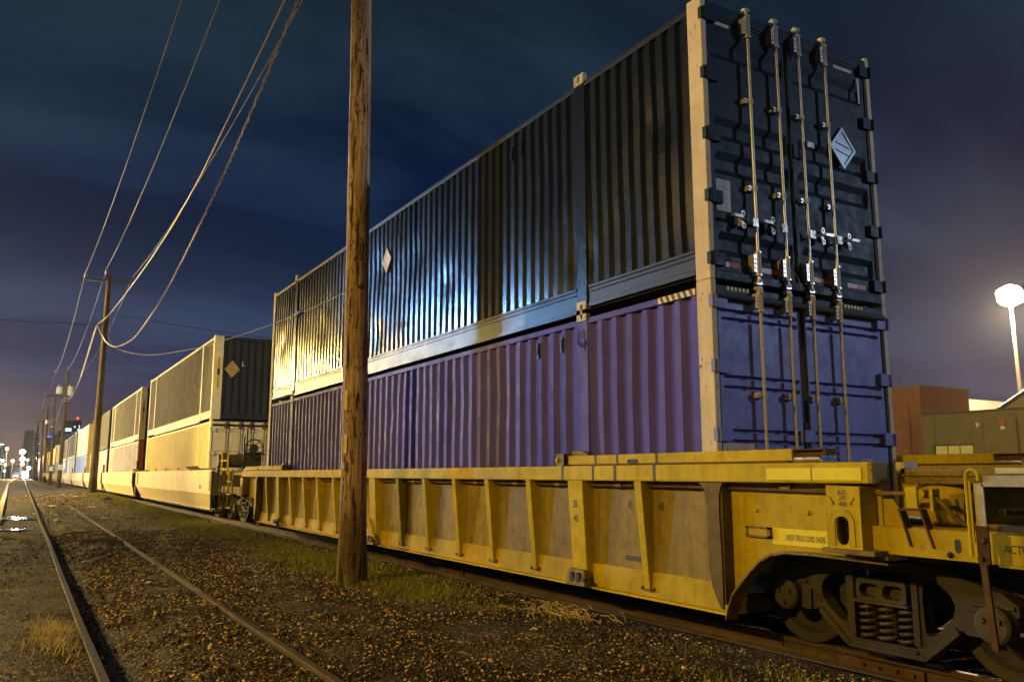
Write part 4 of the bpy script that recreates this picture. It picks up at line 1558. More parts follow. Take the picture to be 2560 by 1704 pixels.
# near end platform beyond the jacking post
m = mb()
m.plate([(3.98, 1.045), (3.98, 1.232), (2.0, 1.225), (2.0, 1.035), (3.1, 1.040)], [], 'x', 5.352, 5.40)
m.box(5.32, 5.42, 2.0, 3.07, 1.028, 1.045)
es = m.build('end_sill', YEL, car, bevel=.008)
m = mb(); m.plate(slot(3.345, 1.135, .020, .045), [], 'x', 5.348, 5.353); m.ball((5.345, 3.40, 1.075), .022, 8); m.build('sill_slot', RUBBER, es)
lettering('ACTUAL', (5.350, 3.045, 1.137), *LEFT, .052, BLACKP, es, squeeze=.78, align='LEFT')
m = mb()
m.plate([(3.98, 1.235), (3.98, 1.425), (3.86, 1.425), (3.745, 1.26), (3.745, 1.235)], [], 'x', 5.44, 5.46)
m.box(5.40, 5.70, 2.0, 3.98, 1.215, 1.235)
m.build('gusset', YEL, es)
m = mb()
m.lathe([(-.02, .02), (0, .13), (.05, .185), (.12, .205), (1.05, .205), (1.12, .18), (1.16, .02)], (5.66, 3.66, 1.405), 'x', 28)
tk_ = m.build('air_reservoir', YEL, car, smooth=True, sharp=40)
m = mb()
m.hexa([(5.655, 3.47, 1.26), (5.665, 3.47, 1.26), (5.665, 3.53, 1.30), (5.655, 3.53, 1.30), (5.655, 3.46, 1.47), (5.665, 3.46, 1.47), (5.665, 3.57, 1.46), (5.655, 3.57, 1.46)])
m.build('tank_label', YEL_RUST, tk_)
m = mb()
m.tube([(5.42, 3.99, 1.462), (5.42, 3.80, 1.464), (5.42, 3.66, 1.462), (5.43, 3.54, 1.448), (5.44, 3.475, 1.40), (5.45, 3.42, 1.32), (5.47, 3.36, 1.27), (5.52, 3.22, 1.262), (5.6, 2.6, 1.262)], .0175, 10)
m.build('brake_pipe', YEL_RUST, car, smooth=True)
m = mb()
m.box(5.355, 5.372, 3.615, 3.70, 1.372, 1.515)
m.box(5.39, 5.47, 3.52, 3.545, 1.35, 1.50)
m.cyl((5.375, 3.60, 1.47), (5.47, 3.60, 1.47), .03, n=10)
m.build('pipe_bracket', YEL_TRIM, car)
m = mb()
for ya, yb in ((3.735, 3.665), (3.575, 3.50)):
    m.hexa([(5.33, yb, 1.11), (5.40, yb, 1.11), (5.40, yb + .014, 1.11), (5.33, yb + .014, 1.11), (5.33, ya, 1.355), (5.40, ya, 1.355), (5.40, ya + .014, 1.355), (5.33, ya + .014, 1.355)])
m.box(5.33, 5.40, 3.575, 3.749, 1.350, 1.366)
m.build('bent_hanger', RUST, car)
# corner handhold with galvanised plates and the crossover platform
m = mb()
m.tube([(5.14, 3.125, 1.10), (5.14, 3.125, 1.58), (5.14, 3.115, 1.615), (5.14, 3.085, 1.632), (5.14, 3.050, 1.615), (5.14, 3.042, 1.56)], .0125, 8)
m.box(5.135, 5.147, 3.098, 3.110, 1.18, 1.56)
m.build('handhold', YEL_TRIM, car, smooth=True, sharp=40)
m = mb(); m.box(5.155, 5.165, 3.030, 3.090, 1.285, 1.545); m.build('corner_plate', GALV, car)
m = mb(); m.box(5.150, 5.165, 3.020, 3.095, 1.055, 1.285); m.cyl((5.13, 3.05, 1.20), (5.16, 3.05, 1.20), .02, n=8); m.cyl((5.13, 3.07, 1.09), (5.16, 3.07, 1.09), .018, n=8)
m.build('corner_leg', RUST, car)
m = mb(); m.hexa([(5.155, 3.02, .55), (5.175, 3.02, .55), (5.175, 3.06, .55), (5.155, 3.06, .55), (5.155, 3.05, 1.06), (5.175, 3.05, 1.06), (5.175, 3.09, 1.06), (5.155, 3.09, 1.06)])
m.build('step_stile', RUST, car)
m = mb(); m.box(5.155, 5.175, 1.9, 3.04, 1.525, 1.592); m.build('handrail_plate', GALV, car)
m = mb(); m.box(5.20, 5.42, 1.9, 2.97, 1.606, 1.640); m.build('platform_plate', GALV, car)
m = mb()
m.box(5.30, 5.32, 1.9, 3.04, 1.245, 1.285)
for k in range(22):
    y = 1.95 + k * .05
    m.box(5.32, 6.9, y, y + .008, 1.255, 1.285)
for k in range(14):
    x = 5.36 + k * .12
    m.box(x, x + .008, 1.95, 3.02, 1.25, 1.282)
m.build('grating', STEEL, car)
m = mb(); m.box(5.60, 8.0, 2.95, 3.90, 1.585, 1.650); m.box(5.62, 5.66, 2.95, 3.90, 1.53, 1.60); m.build('cross_beam', YEL_RUST, car, bevel=.008)
m = mb(); m.box(5.85, 6.3, 3.55, 3.90, 1.500, 1.520); m.build('shelf_plate', YEL_TRIM, car)
m = mb(); m.box(6.35, 7.25, 1.9, 5.4, .90, 1.22); m.build('centre_sill', STEEL, car)
m = mb()
m.lathe([(-.3, .01), (-.3, .11), (.3, .11), (.3, .01)], (6.3, 2.6, 1.42), 'y', 16)
m.tube([(5.5, 3.1, 1.36), (5.7, 2.9, 1.36), (5.9, 2.8, 1.42), (6.2, 2.3, 1.43)], .02, 8)
m.box(6.0, 6.5, 2.2, 2.9, 1.29, 1.33)
m.build('brake_gear', STEEL, car)
truck(car, 4.25)
truck(car, 25.3)
# far end: platform, hand brake wheel and ladders
m = mb(); m.box(5.75, 7.85, 23.58, 26.9, 1.58, 1.66); m.box(6.35, 7.25, 22.1, 27.0, .90, 1.30); m.box(5.40, 5.46, 23.4, 26.6, 1.05, 1.25)
m.build('end_platform', YEL_RUST, car)
bw = mb()
c = (6.04, 25.5, 2.36)
bw.tube([(c[0] + .265 * math.cos(q), c[1], c[2] + .265 * math.sin(q)) for q in [2 * math.pi * k / 28 for k in range(29)]], .021, 7, caps=False)
for k in range(8):
    q = math.pi * k / 4 + .2
    bw.tube([(c[0] + .06 * math.cos(q), c[1] + .03, c[2] + .06 * math.sin(q)), (c[0] + .26 * math.cos(q), c[1], c[2] + .26 * math.sin(q))], .014, 6)
bw.lathe([(.0, .01), (0, .13), (.14, .14), (.14, .01)], c, 'y', 20)
bw.build('brake_wheel', RUBBER, car, smooth=True, sharp=40)
m = mb(); m.box(5.80, 6.30, 25.62, 25.80, 1.66, 2.25); m.box(5.76, 5.80, 25.6, 25.65, 1.66, 2.75); m.tube([(6.34, 25.6, 1.66), (6.34, 25.6, 2.60), (6.20, 25.6, 2.62)], .012, 6)
m.tube([(6.35, 25.6, 2.05), (6.20, 25.6, 2.05)], .012, 6)
m.build('brake_stand', RUBBER, car)
m = mb(); m.lathe([(0, .01), (0, .20), (.95, .20), (.95, .01)], (5.22, 26.55, 2.0), 'x', 18); m.box(5.2, 5.3, 26.4, 26.7, 1.66, 1.85); m.build('air_reservoir', STEEL, car, smooth=True, sharp=40)
flat_ladder(car, 5.24, 25.30, 26.15, 1.60, 2.20, (1.75, 2.0), YEL_TRIM)
flat_ladder(car, 5.24, 24.55, 25.10, .65, 1.74, (.66, 1.04, 1.4), YEL_TRIM)
flat_ladder(car, 5.26, 25.75, 26.30, .60, 1.60, (.62, 1.14), RUST)
m = mb()
m.tube([(5.24, 24.45, 1.05), (5.24, 24.45, 1.62), (5.24, 24.2, 1.66)], .014, 6); m.build('handhold', YEL_TRIM, car)
m = mb(); m.tube([(5.24, 24.85, 1.02), (5.24, 24.85, 1.70)], .014, 6); m.build('handhold', YEL_TRIM, car)


def grey_car(y0, y1, label, detail):
    r = empty('grey_well_car', (6.795, (y0 + y1) / 2, .18), label, 'railcar', 'grey well cars of the train')
    xv = 5.25
    m = mb()
    prof = [(xv, 1.73), (xv, 1.00), (5.46, .52), (5.46, .50)]
    n = len(prof)
    a0 = [(x, y0 + (.0 if z > .9 else .95), z) for x, z in prof]
    a1 = [(x, y1 - (.0 if z > .9 else .55), z) for x, z in prof]
    m.add(a0 + a1, [(i, i + 1, i + 1 + n, i + n) for i in range(n - 1)])
    m.v += [(xv, y0, .88), (xv, y0 + .3, .88)]
    m.build('side_sheet', GREYCAR, r, solid=.02)
    m = mb(); m.box(xv - .006, xv + .12, y0, y1, 1.70, 1.735); m.box(8.2, 8.34, y0, y1, 1.60, 1.735); m.box(8.32, 8.34, y0, y1, .6, 1.7); m.build('top_chord', GREYCAR, r)
    m = mb(); m.box(5.43, 5.6, y0 + .95, y1 - .55, .478, .515); m.build('bottom_chord', GREYCAR, r)
    m = mb(); m.box(5.5, 8.1, y0 + .9, y1 - .5, .42, .48); m.box(6.35, 7.25, y0 - .9, y1 + .9, .85, 1.2); m.build('well_floor', STEEL, r)
    for y in (y0 + .02, y1 - .62):
        m = mb(); m.box(xv - .05, xv, y, y + .60, 1.10, 1.69); m.build('end_stiffener', GREYCAR, r)
        m = mb(); m.box(xv + .02, 8.2, y + (.02 if y < (y0 + y1) / 2 else .56), y + (.06 if y < (y0 + y1) / 2 else .60), .95, 1.70); m.build('bulkhead', STEEL, r)
    for y in ((y0 + 1.7, y1 - 1.2) if detail else ()):
        m = mb()
        m.hexa([(xv + .02, y + .3, 1.735), (xv + .06, y + .3, 1.735), (xv + .06, y + 2.0, 1.735), (xv + .02, y + 2.0, 1.735),
                (xv - .14, y, 1.87), (xv - .12, y, 1.87), (xv - .12, y + 2.4, 1.87), (xv - .14, y + 2.4, 1.87)])
        m.build('guide_flap', YEL_RUST, r)
        m = mb(); m.box(xv + .05, xv + .2, y - 1.6, y + 2.6, 1.735, 1.80); m.build('flap_bar', RUST, r)
    if detail:
        for y in (33.6, 36.6, 39.5):
            m = mb(); m.tube([(xv + .02, y + .55, 1.72), (xv + .0, y + .28, 1.86), (xv + .0, y, 1.86), (xv + .02, y - .35, 1.74)], .035, 6); m.build('lift_lug', GREYCAR, r)
        for y in (40.6, 42.0, 43.4):
            m = mb()
            f = lambda z: xv + (1.0 - z) / .48 * .21 - .004
            m.add([(f(.99), y, .99), (f(.99), y + .5, .99), (f(.53), y - .9, .53), (f(.53), y - 1.5, .53)], [(0, 1, 2, 3)])
            m.build('yellow_stripe', STRIPE, r, solid=.004)
        m = mb(); m.box(xv - .004, xv + .004, 40.75, 41.6, 1.02, 1.70); m.build('yellow_stripe', STRIPE, r)
        m = mb(); m.plate(rounded(29.0, 29.45, 1.13, 1.26, .04), [oval(29.22, 1.195, .05, .045, 10)], 'x', xv - .012, xv - .002); m.build('marker_plate', RUBBER, r)
        for t, y in (('H', 33.0), ('A', 32.2), ('A', 31.5), ('V', 30.8), ('E', 30.0)):
            pass
    # end post standing in the gap to the next car
    m = mb(); m.box(xv + .03, xv + .12, y1 + .55, y1 + 1.0, .55, 2.28); m.box(xv + .0, xv + .5, y1 + .2, y1 + 1.5, 1.66, 1.76); m.build('end_post', STEEL, r)
    truck(r, y1 + .75, detail=False)
    return r


CARS = [(27.55, 46.5), (48.2, 66.2), (67.7, 85.6), (87.4, 106.0), (107.4, 125.4), (126.8, 144.8)]
names = ['grey smooth-sided well car with yellow stripes, next behind the yellow car', 'grey smooth-sided well car under the container with the rust red post',
         'grey well car whose side shows right beside the second pole', 'grey well car left of the second pole, under the gold-ended container',
         'grey well car under the icy pale blue container beyond the second pole', 'grey well car under the pale lavender lower container far along']
for (a, b), t in zip(CARS, names):
    g = grey_car(a, b, t, a < 30)
    if a < 30: truck(g, 28.95, detail=False)
for k in range(8):
    w = ['seventh', 'eighth', 'ninth', 'tenth', 'eleventh', 'twelfth', 'thirteenth', 'fourteenth'][k]
    grey_car(146.2 + 19.6 * k, 164.2 + 19.6 * k, f'distant grey well car, {w} of the grey cars in the train', False)

# ------------------------------------------------------------------ poles and wires
def pole_shaft(r, base, top, r0, r1, mat, name='shaft', seg=40, rough=.012):
    m = mb()
    n = 22
    rnd = random.Random(int(base[1] * 10))
    ph = [rnd.uniform(0, 6.28) for _ in range(6)]
    for i in range(seg + 1):
        t = i / seg
        c = Vector(base).lerp(Vector(top), t)
        rad = r0 + (r1 - r0) * t ** .8 + (.03 * (1 - t * 9) if t < .11 else 0)
        for k in range(n):
            q = 2 * math.pi * k / n
            w = rad * (1 + rough * (1.6 * math.sin(3 * q + ph[0] + t * 2) + math.sin(5 * q + ph[1] - t * 3) + 1.2 * math.sin(7 * q + ph[2]) + .9 * math.sin(t * 60 + ph[3] + 2 * q)))
            m.v.append((c.x + w * math.cos(q), c.y + w * math.sin(q), c.z))
    for i in range(seg):
        for k in range(n):
            k2 = (k + 1) % n
            m.f.append((i * n + k, i * n + k2, (i + 1) * n + k2, (i + 1) * n + k))
    m.f.append(tuple(seg * n + k for k in range(n)))
    return m.build(name, mat, r, smooth=True, sharp=50)


def insulator(r, p, s=1.0, mat=None):
    m = mb()
    m.lathe([(-.02 * s, .02 * s), (0, .055 * s), (.05 * s, .075 * s), (.08 * s, .05 * s), (.13 * s, .085 * s), (.17 * s, .06 * s), (.23 * s, .065 * s), (.27 * s, .04 * s), (.28 * s, .004)], p, 'z', 12)
    m.cyl((p[0], p[1], p[2] - .12 * s), p, .014, n=6)
    return m.build('insulator', mat or INSUL, r, smooth=True)


def crossarm(r, x0, x1, y, z0, z1, mat):
    m = mb()
    m.hexa([(x0, y - .06, z0 - .06), (x1, y - .06, z1 - .06), (x1, y + .06, z1 - .06), (x0, y + .06, z0 - .06),
            (x0, y - .06, z0 + .06), (x1, y - .06, z1 + .06), (x1, y + .06, z1 + .06), (x0, y + .06, z0 + .06)])
    return m.build('crossarm', mat, r)


PG = 'wooden utility poles in a row beside the train'
p1 = empty('utility_pole', (4.41, 12.2, 0), 'thick weathered wooden pole in the foreground, in front of the violet container', 'utility pole', PG)
pole_shaft(p1, (4.41, 12.2, -.3), (4.235, 12.2, 13.2), .205, .150, WOOD, seg=70, rough=.010)
for z in (1.905, 2.563):
    m = mb()
    c = 4.41 - .2 * z / 13
    def arc(a): return (c + .209 * math.cos(a), 12.2 + .209 * math.sin(a))
    an = [R(205 + k * 3) for k in range(6)]
    m.v = [(*arc(a), zz) for zz in (z, z + .29) for a in an]
    m.f = [(i, i + 1, i + 7, i + 6) for i in range(5)]
    tgm = m.build('number_tag', paint(f'white tag paint {z}', (.66, .62, .52), .5), p1, solid=.006)
    m = mb()
    m.v = [((p[0] - c) * 1.018 + c, (p[1] - 12.2) * 1.018 + 12.2, zz) for zz in (z + .05, z + .24) for p in [arc(a) for a in an]]
    m.f = [(i, i + 1, i + 7, i + 6) for i in range(5)]
    m.build('tag_band', STICKER, tgm, solid=.003)
    m = mb()
    for k in range(6):
        q = arc(R(212))
        zz = z + .07 + k * .027
        m.ball(((q[0] - c) * 1.03 + c, (q[1] - 12.2) * 1.03 + 12.2, zz), .006, 6)
    m.build('tag_marks', BLACKP, tgm)
m = mb()
m.tube([(4.165, 12.10, 1.86), (4.160, 12.08, 1.80), (4.172, 12.06, 1.75), (4.176, 12.05, 1.70), (4.165, 12.05, 1.655)], [.014, .022, .030, .034, .022], 8)
m.build('torn_tag', PALEPOST, p1, smooth=True)
m = mb()
for a, z in ((215, 6.1), (250, 5.4), (235, 7.3), (262, 8.0), (228, 4.0), (270, 4.9), (285, 3.4), (240, 8.9)):
    c = 4.41 - .2 * z / 13
    m.ball((c + .178 * math.cos(R(a)), 12.2 + .178 * math.sin(R(a)), z), .016, 8, (1, 1, 1.4))
m.build('knot', RUBBER, p1, smooth=True)
m = mb(); m.cyl((4.33, 12.02, 4.46), (4.33, 11.90, 4.46), .028, n=8); m.build('wire_eye', RUBBER, p1)
crossarm(p1, 2.7, 5.75, 12.2, 12.9, 12.9, WOODD)
for x in (2.98, 3.85, 5.68):
    insulator(p1, (x, 12.2, 13.0))

p2 = empty('utility_pole', (4.36, 62, .3), 'tall wooden pole with a crossarm on top, left of the cream container', 'utility pole', PG)
pole_shaft(p2, (4.36, 62, .1), (4.376, 62, 15.05), .255, .165, WOODD)
crossarm(p2, 2.80, 5.87, 62, 14.62, 14.67, plain('weathered grey arm', (.16, .17, .15), .8))
for x, z in ((2.90, 14.70), (4.17, 15.15), (5.80, 14.74)):
    insulator(p2, (x, 62, z), 1.25)
m = mb()
m.tube([(3.87, 61.9, 11.62), (3.87, 61.9, 10.9), (4.15, 61.9, 10.85)], .03, 6); m.tube([(4.15, 61.9, 11.35), (3.9, 61.9, 11.35)], .03, 6); m.box(3.80, 3.95, 61.8, 62.0, 11.5, 11.68)
m.build('cable_bracket', RUST, p2)


def transformer(r, x, y, z0, z1, rad):
    m = mb()
    m.lathe([(z0, .01), (z0, rad * .95), (z0 + .08, rad), (z1 - .15, rad), (z1 - .1, rad * 1.06), (z1 - .05, rad), (z1, rad * .6), (z1 + .03, .01)], (x, y, 0), 'z', 16)
    m.cyl((x - rad * .4, y, z1 - .02), (x - rad * .4, y, z1 + .25), .05, n=8)
    return m.build('transformer', TRANSF, r, smooth=True, sharp=40)


FARP = [  # y, x base, x top, z top, arm z (left x, right x) or None, transformers, label
    (113, 4.36, 4.30, 13.9, (2.95, 5.75, 13.50), ((3.60, 11.10, 11.95), (4.72, 10.95, 12.05)), 'wooden pole carrying two pale grey transformers under its crossarm'),
    (145, 4.36, 4.12, 13.65, (2.62, 5.20, 13.42), (), 'wooden pole with a bare crossarm and pale sign, left of the two-transformer pole'),
    (175, 4.34, 3.86, 13.75, None, ((4.05, 10.7, 11.45),), 'wooden pole with one transformer, left of the bare crossarm pole'),
    (203, 4.35, 3.84, 12.9, (2.40, 3.9, 12.4), (), 'dark wooden pole in the far row with a short arm towards the street'),
    (236, 4.32, 3.45, 13.6, None, (), 'slender far pole without a crossarm, left of the short-armed one'),
    (262, 4.30, 3.50, 12.6, None, (), 'far thin pole, second from the end of the row'),
    (289, 4.33, 4.05, 12.4, (2.9, 4.4, 12.0), (), 'farthest visible pole at the end of the row'),
]
poles = []
for y, xb, xt, zt, arm, trs, lab in FARP:
    p = empty('utility_pole', (xb, y, 0), lab, 'utility pole', PG)
    pole_shaft(p, (xb, y, -.3), (xt, y, zt), .245, .155, WOODD, seg=16)
    if arm:
        crossarm(p, arm[0], arm[1], y, arm[2], arm[2], WOODD)
        insulator(p, (arm[0] + .1, y, arm[2] + .1), 1.4); insulator(p, (arm[1] - .1, y, arm[2] + .1), 1.4)
    insulator(p, (xt, y, zt + .12), 1.4)
    for x, z0, z1 in trs:
        transformer(p, x, y - .05, z0, z1, .33)
    if y == 145 or y == 113 or y == 175:
        m = mb(); m.box(xb - .27, xb + .27, y - .30, y - .285, 2.1 if y < 150 else 1.2, 2.75 if y < 150 else 1.9); m.build('pole_sign', PALEPOST, p)
    if not arm and y == 175:
        m = mb(); m.tube([(xt, y, zt - .6), (2.7, y, zt - .35)], .05, 6); m.build('support_arm', RUST, p); insulator(p, (2.7, y, zt - .3), 1.3)


def catenary(a, b, sag, n=24):
    a, b = Vector(a), Vector(b)
    pts = []
    for i in range(n + 1):
        t = i / n
        p = a.lerp(b, t)
        p.z -= 4 * sag * t * (1 - t)
        pts.append(p)
    return pts


def spline(pts, n=8):
    """smooth curve through points (Catmull-Rom)"""
    P = [Vector(p) for p in pts]
    P = [P[0] * 2 - P[1]] + P + [P[-1] * 2 - P[-2]]
    out = []
    for i in range(1, len(P) - 2):
        for k in range(n):
            t = k / n
            out.append(.5 * ((2 * P[i]) + (P[i + 1] - P[i - 1]) * t + (2 * P[i - 1] - 5 * P[i] + 4 * P[i + 1] - P[i + 2]) * t * t + (3 * P[i] - P[i - 1] - 3 * P[i + 1] + P[i + 2]) * t ** 3))
    out.append(P[-2])
    return out


def wire(label, runs, rad, mat, group='overhead wires'):
    m = mb()
    for r in runs:
        m.tube(r, rad, 6)
    return tag(m.build('power_line', mat, smooth=True), label, 'power line', group)


wire('thin overhead wire on the left tips of the crossarms, leftmost in the sky',
     [catenary((2.98, 12.2, 15.62), (2.90, 62, 15.05), .80), catenary((2.90, 62, 15.05), (3.05, 113, 13.75), 1.1), catenary((3.05, 113, 13.75), (2.72, 145, 13.7), .9),
      catenary((2.72, 145, 13.7), (2.70, 175, 13.5), .9), catenary((2.70, 175, 13.5), (2.5, 203, 12.6), .8), catenary((2.5, 203, 12.6), (3.0, 289, 12.3), 1.6)], .016, CABLE)
wire('thin overhead wire on top of the poles, second from the left in the sky',
     [catenary((3.85, 12.2, 15.62), (4.17, 62, 15.52), .85), catenary((4.17, 62, 15.52), (4.30, 113, 14.2), 1.1), catenary((4.30, 113, 14.2), (4.12, 145, 13.95), .9),
      catenary((4.12, 145, 13.95), (3.86, 175, 14.05), .9), catenary((3.86, 175, 14.05), (3.84, 203, 13.2), .9), catenary((3.84, 203, 13.2), (3.45, 236, 13.9), 1.0)], .016, CABLE)
wire('faint overhead wire on the right tip of the crossarm, crossing behind the thick cables',
     [catenary((5.68, 12.2, 14.95), (5.80, 62, 15.09), .97), catenary((5.80, 62, 15.09), (5.65, 113, 13.75), 1.2), catenary((5.65, 113, 13.75), (5.1, 145, 13.7), .9)], .012, CABLE)
wire('straight thick pale cable running down to the bracket on the second pole',
     [spline([(3.98, 9.0, 12.15), (3.95, 15.88, 11.17), (3.95, 21.63, 10.55), (3.95, 26.19, 10.18), (3.95, 32.9, 10.10), (3.94, 42.0, 10.36), (3.92, 53.8, 10.90), (3.87, 61.9, 11.6)]),
      spline([(3.87, 61.9, 11.6), (3.98, 80, 9.55), (4.0, 95, 9.35), (3.98, 112.7, 10.49)]), catenary((3.98, 112.7, 10.49), (3.84, 145, 10.2), 1.3), catenary((3.84, 145, 10.2), (4.35, 175, 11.6), 1.5)], .020, CABLEB)
wire('thick companion cable below the crossarms between the second and the transformer pole',
     [spline([(3.80, 61.9, 11.5), (3.86, 80, 9.25), (3.88, 95, 9.0), (3.90, 112.7, 10.3)]), catenary((3.90, 112.7, 10.3), (3.80, 145, 10.0), 2.2), catenary((3.8, 145, 10.0), (3.9, 203, 9.6), 2.6)], .020, CABLEB)
# the twisted cable: two strands wound round each other, hanging in a deep loop
cen = spline([(4.0, 9.5, 12.3), (4.0, 15.11, 10.78), (4.0, 17.63, 10.12), (4.0, 21.2, 9.35), (4.0, 25.06, 8.69), (4.0, 30.4, 7.98), (4.0, 35.3, 7.65), (4.0, 40.96, 7.63),
              (4.0, 48.6, 8.32), (3.98, 54.4, 9.33), (3.93, 59.6, 10.7), (3.87, 61.9, 11.55)], 40)
m = mb()
acc = 0.0
offs = [[], []]
for i, p in enumerate(cen):
    if i: acc += (p - cen[i - 1]).length
    a = acc / .62 * 2 * math.pi
    for s in (0, 1):
        q = a + math.pi * s
        offs[s].append(p + Vector((math.cos(q), 0, math.sin(q))) * .021)
m.tube(offs[0], .017, 6); m.tube(offs[1], .010, 6)
tag(m.build('twisted_cable', CABLEB, smooth=True), 'thick twisted cable hanging in a deep loop in front of the second pole', 'cable', 'overhead wires')
wire('thin drooping wire passing across the containers to a dark splice',
     [spline([(4.30, 60.5, 10.9), (4.3, 52.6, 8.83), (4.3, 38.5, 6.66), (4.3, 26.5, 5.36), (4.3, 23.0, 5.07), (4.3, 18.07, 4.72), (4.3, 15.19, 4.56), (4.30, 12.4, 4.46)])], .008, CABLE)
m = mb()
m.tube([(4.3, 15.45, 4.565), (4.3, 15.36, 4.56), (4.3, 15.2, 4.56), (4.3, 15.02, 4.555), (4.3, 14.9, 4.55)], [.012, .042, .050, .045, .012], 10)
tag(m.build('cable_splice', RUBBER, smooth=True), 'dark round splice hanging on the thin wire in front of the navy container', 'cable splice')
wire('dark wire crossing the street from the left edge to the second pole', [catenary((-24, 62, 12.0), (4.2, 62, 11.6), .45)], .022, CABLED)
wire('dark wire running right from the second pole behind the containers', [catenary((4.5, 62, 12.45), (24, 62, 11.6), .35)], .020, CABLED)


# ------------------------------------------------------------------ lamps
def street_lamp(x, y, h, label, power, col, lens, reach=1.6, group='street lamps along the street', size=.22, aim=None, cone=80):
    r = empty('street_lamp', (x, y, 0), label, 'street lamp', group)
    m = mb(); m.tube([(x, y, 0), (x, y, h * .6), (x, y, h)], [.11, .085, .06], 10); m.build('lamp_post', GALVPOLE, r, smooth=True)
    m = mb(); m.tube([(x, y, h - .25), (x + reach * .4, y, h + .05), (x + reach, y, h + .12)], .035, 8); m.build('lamp_arm', GALVPOLE, r, smooth=True)
    m = mb(); m.ball((x + reach + .25, y, h + .13), .30, 14, (1.2, .55, .34)); m.build('lamp_head', GALVPOLE, r, smooth=True)
    m = mb(); m.ball((x + reach + .25, y, h + .02), .2, 12, (1.1, .6, .4)); m.build('lamp_lens', lens, r, smooth=True)
    if aim:
        spot_light('lamp_light', (x + reach + .25, y, h - .16), aim, power, col, r, cone, size)
    elif power:
        point_light('lamp_light', (x + reach + .25, y, h - .16), power, col, r, size)
    return r


LAMPS = [
    # x, y, height, power, colour
    (-13.5, 64.0, 9.5, 52000, WARM), (-13.5, 88.0, 9.0, 25000, PALEW), (-30.0, 32.0, 16.0, 18500, SODIUM), (-8.0, -12.0, 8.5, 900, SODIUM),
    (-12.0, 125.0, 9.0, 22000, PALEW), (-12.0, 180.0, 9.0, 34000, WARM), (-14.0, 5.0, 8.0, 8500, SODIUM), (-19.0, 44.0, 8.0, 17000, WARM), (-14.0, 13.0, 8.5, 24000, WARM),
]
for i, (x, y, h, p, c) in enumerate(LAMPS):
    street_lamp(x, y, h, aim={2: (6.5, 4.5, 1.5), 6: (4.4, 9.5, 1.5), 7: (5.5, 40.0, 1.6), 8: (6.9, 29.0, 3.2)}.get(i), cone={6: 56, 7: 82, 8: 19}.get(i, 80), power=p, col=c, lens=LAMPG, label=['tall sodium street lamp across the street abreast of the cream container', 'sodium street lamp across the street farther down, abreast of the second pole',
                          'sodium floodlight across the street turned towards the nearest stack', 'sodium street lamp across the street behind the camera',
                          'sodium street lamp across the street abreast of the bare crossarm pole', 'sodium street lamp across the street far along the train', 'sodium floodlight across the street turned towards the thick wooden pole',
                          'added unseen floodlight brightening the cream container',  # extra out-of-view spot, added only to brighten the cream container
                          'pale floodlight across the street turned towards the brake wheel end'][i])
street_lamp(-13.5, 42.0, 10.2, 'blue-white yard lamp across the street between two sodium lamps', 30000, BLUEWHITE, LAMPB, aim=(5.5, 9.8, 4.3), cone=14, size=.7)
street_lamp(23.0, -7.0, 8.5, 'weak white yard lamp on the far side of the train behind the camera', 4600, (.62, .75, 1.0), LAMPB, -1.6, group=None, size=.9)

mast = empty('high_mast_light', (84.4, 45, 0), 'tall mast with a dazzling cluster of floodlights above the olive building', 'mast light')
m = mb(); m.tube([(84.4, 45, 0), (84.3, 45, 10), (84.15, 45, 19.0)], [.20, .17, .14], 12); m.build('mast', GALVPOLE, mast, smooth=True)
m = mb(); m.lathe([(-.15, .5), (-.15, 1.15), (.0, 1.15), (.0, .5)], (84.15, 45, 19.1), 'z', 20); m.build('lamp_ring', GALVPOLE, mast)
for k in range(10):
    q = 2 * math.pi * k / 10
    m = mb(); m.ball((84.15 + .78 * math.cos(q), 45 + .78 * math.sin(q), 19.2 + (.30 if k % 2 else -.30)), .46, 18, (1, 1, 1.2)); m.build('floodlight', LAMPMAST, mast, smooth=True)
m = mb(); m.ball((84.15, 45, 19.2), 1.05, 24, (1, 1, 1.05)); m.build('floodlight', LAMPMAST, mast, smooth=True)
point_light('mast_light', (84.15, 45, 17.4), 90000, (1.0, .72, .40), mast, 1.0)

street_lamp(50.0, 20.0, 10.0, 'sodium yard lamp lighting the rust brown and olive buildings', 9000, SODIUM, LAMPG, -1.6, group=None)

# ------------------------------------------------------------------ buildings on the right
b1 = empty('rust_brown_building', (71, 52, 0), 'rust brown box-shaped building right of the near containers', 'building')
m = mb(); m.wall([(67.6, 62), (67.6, 44.6), (74.9, 44.6), (74.9, 62), (67.6, 62)], 0, 9.25); m.build('wall', RUSTWALL, b1)
m = mb(); m.box(67.7, 74.8, 44.7, 61.9, 9.05, 9.15); m.build('roof', COPING, b1)
m = mb()
m.box(67.52, 67.68, 44.52, 62, 9.16, 9.34); m.box(67.68, 74.98, 44.52, 44.68, 9.16, 9.34)
m.build('coping', OLIVEWALL, b1)
m = mb()
m.tube([(67.54, 46.9, 7.55), (67.54, 45.75, 7.55), (67.54, 45.75, 2.0)], .05, 6)
m.build('wall_pipe', RUSTWALL, b1)
m = mb(); m.cyl((68.4, 47.0, 9.2), (68.4, 47.0, 10.3), .035, n=6); m.build('roof_antenna', COPING, b1)

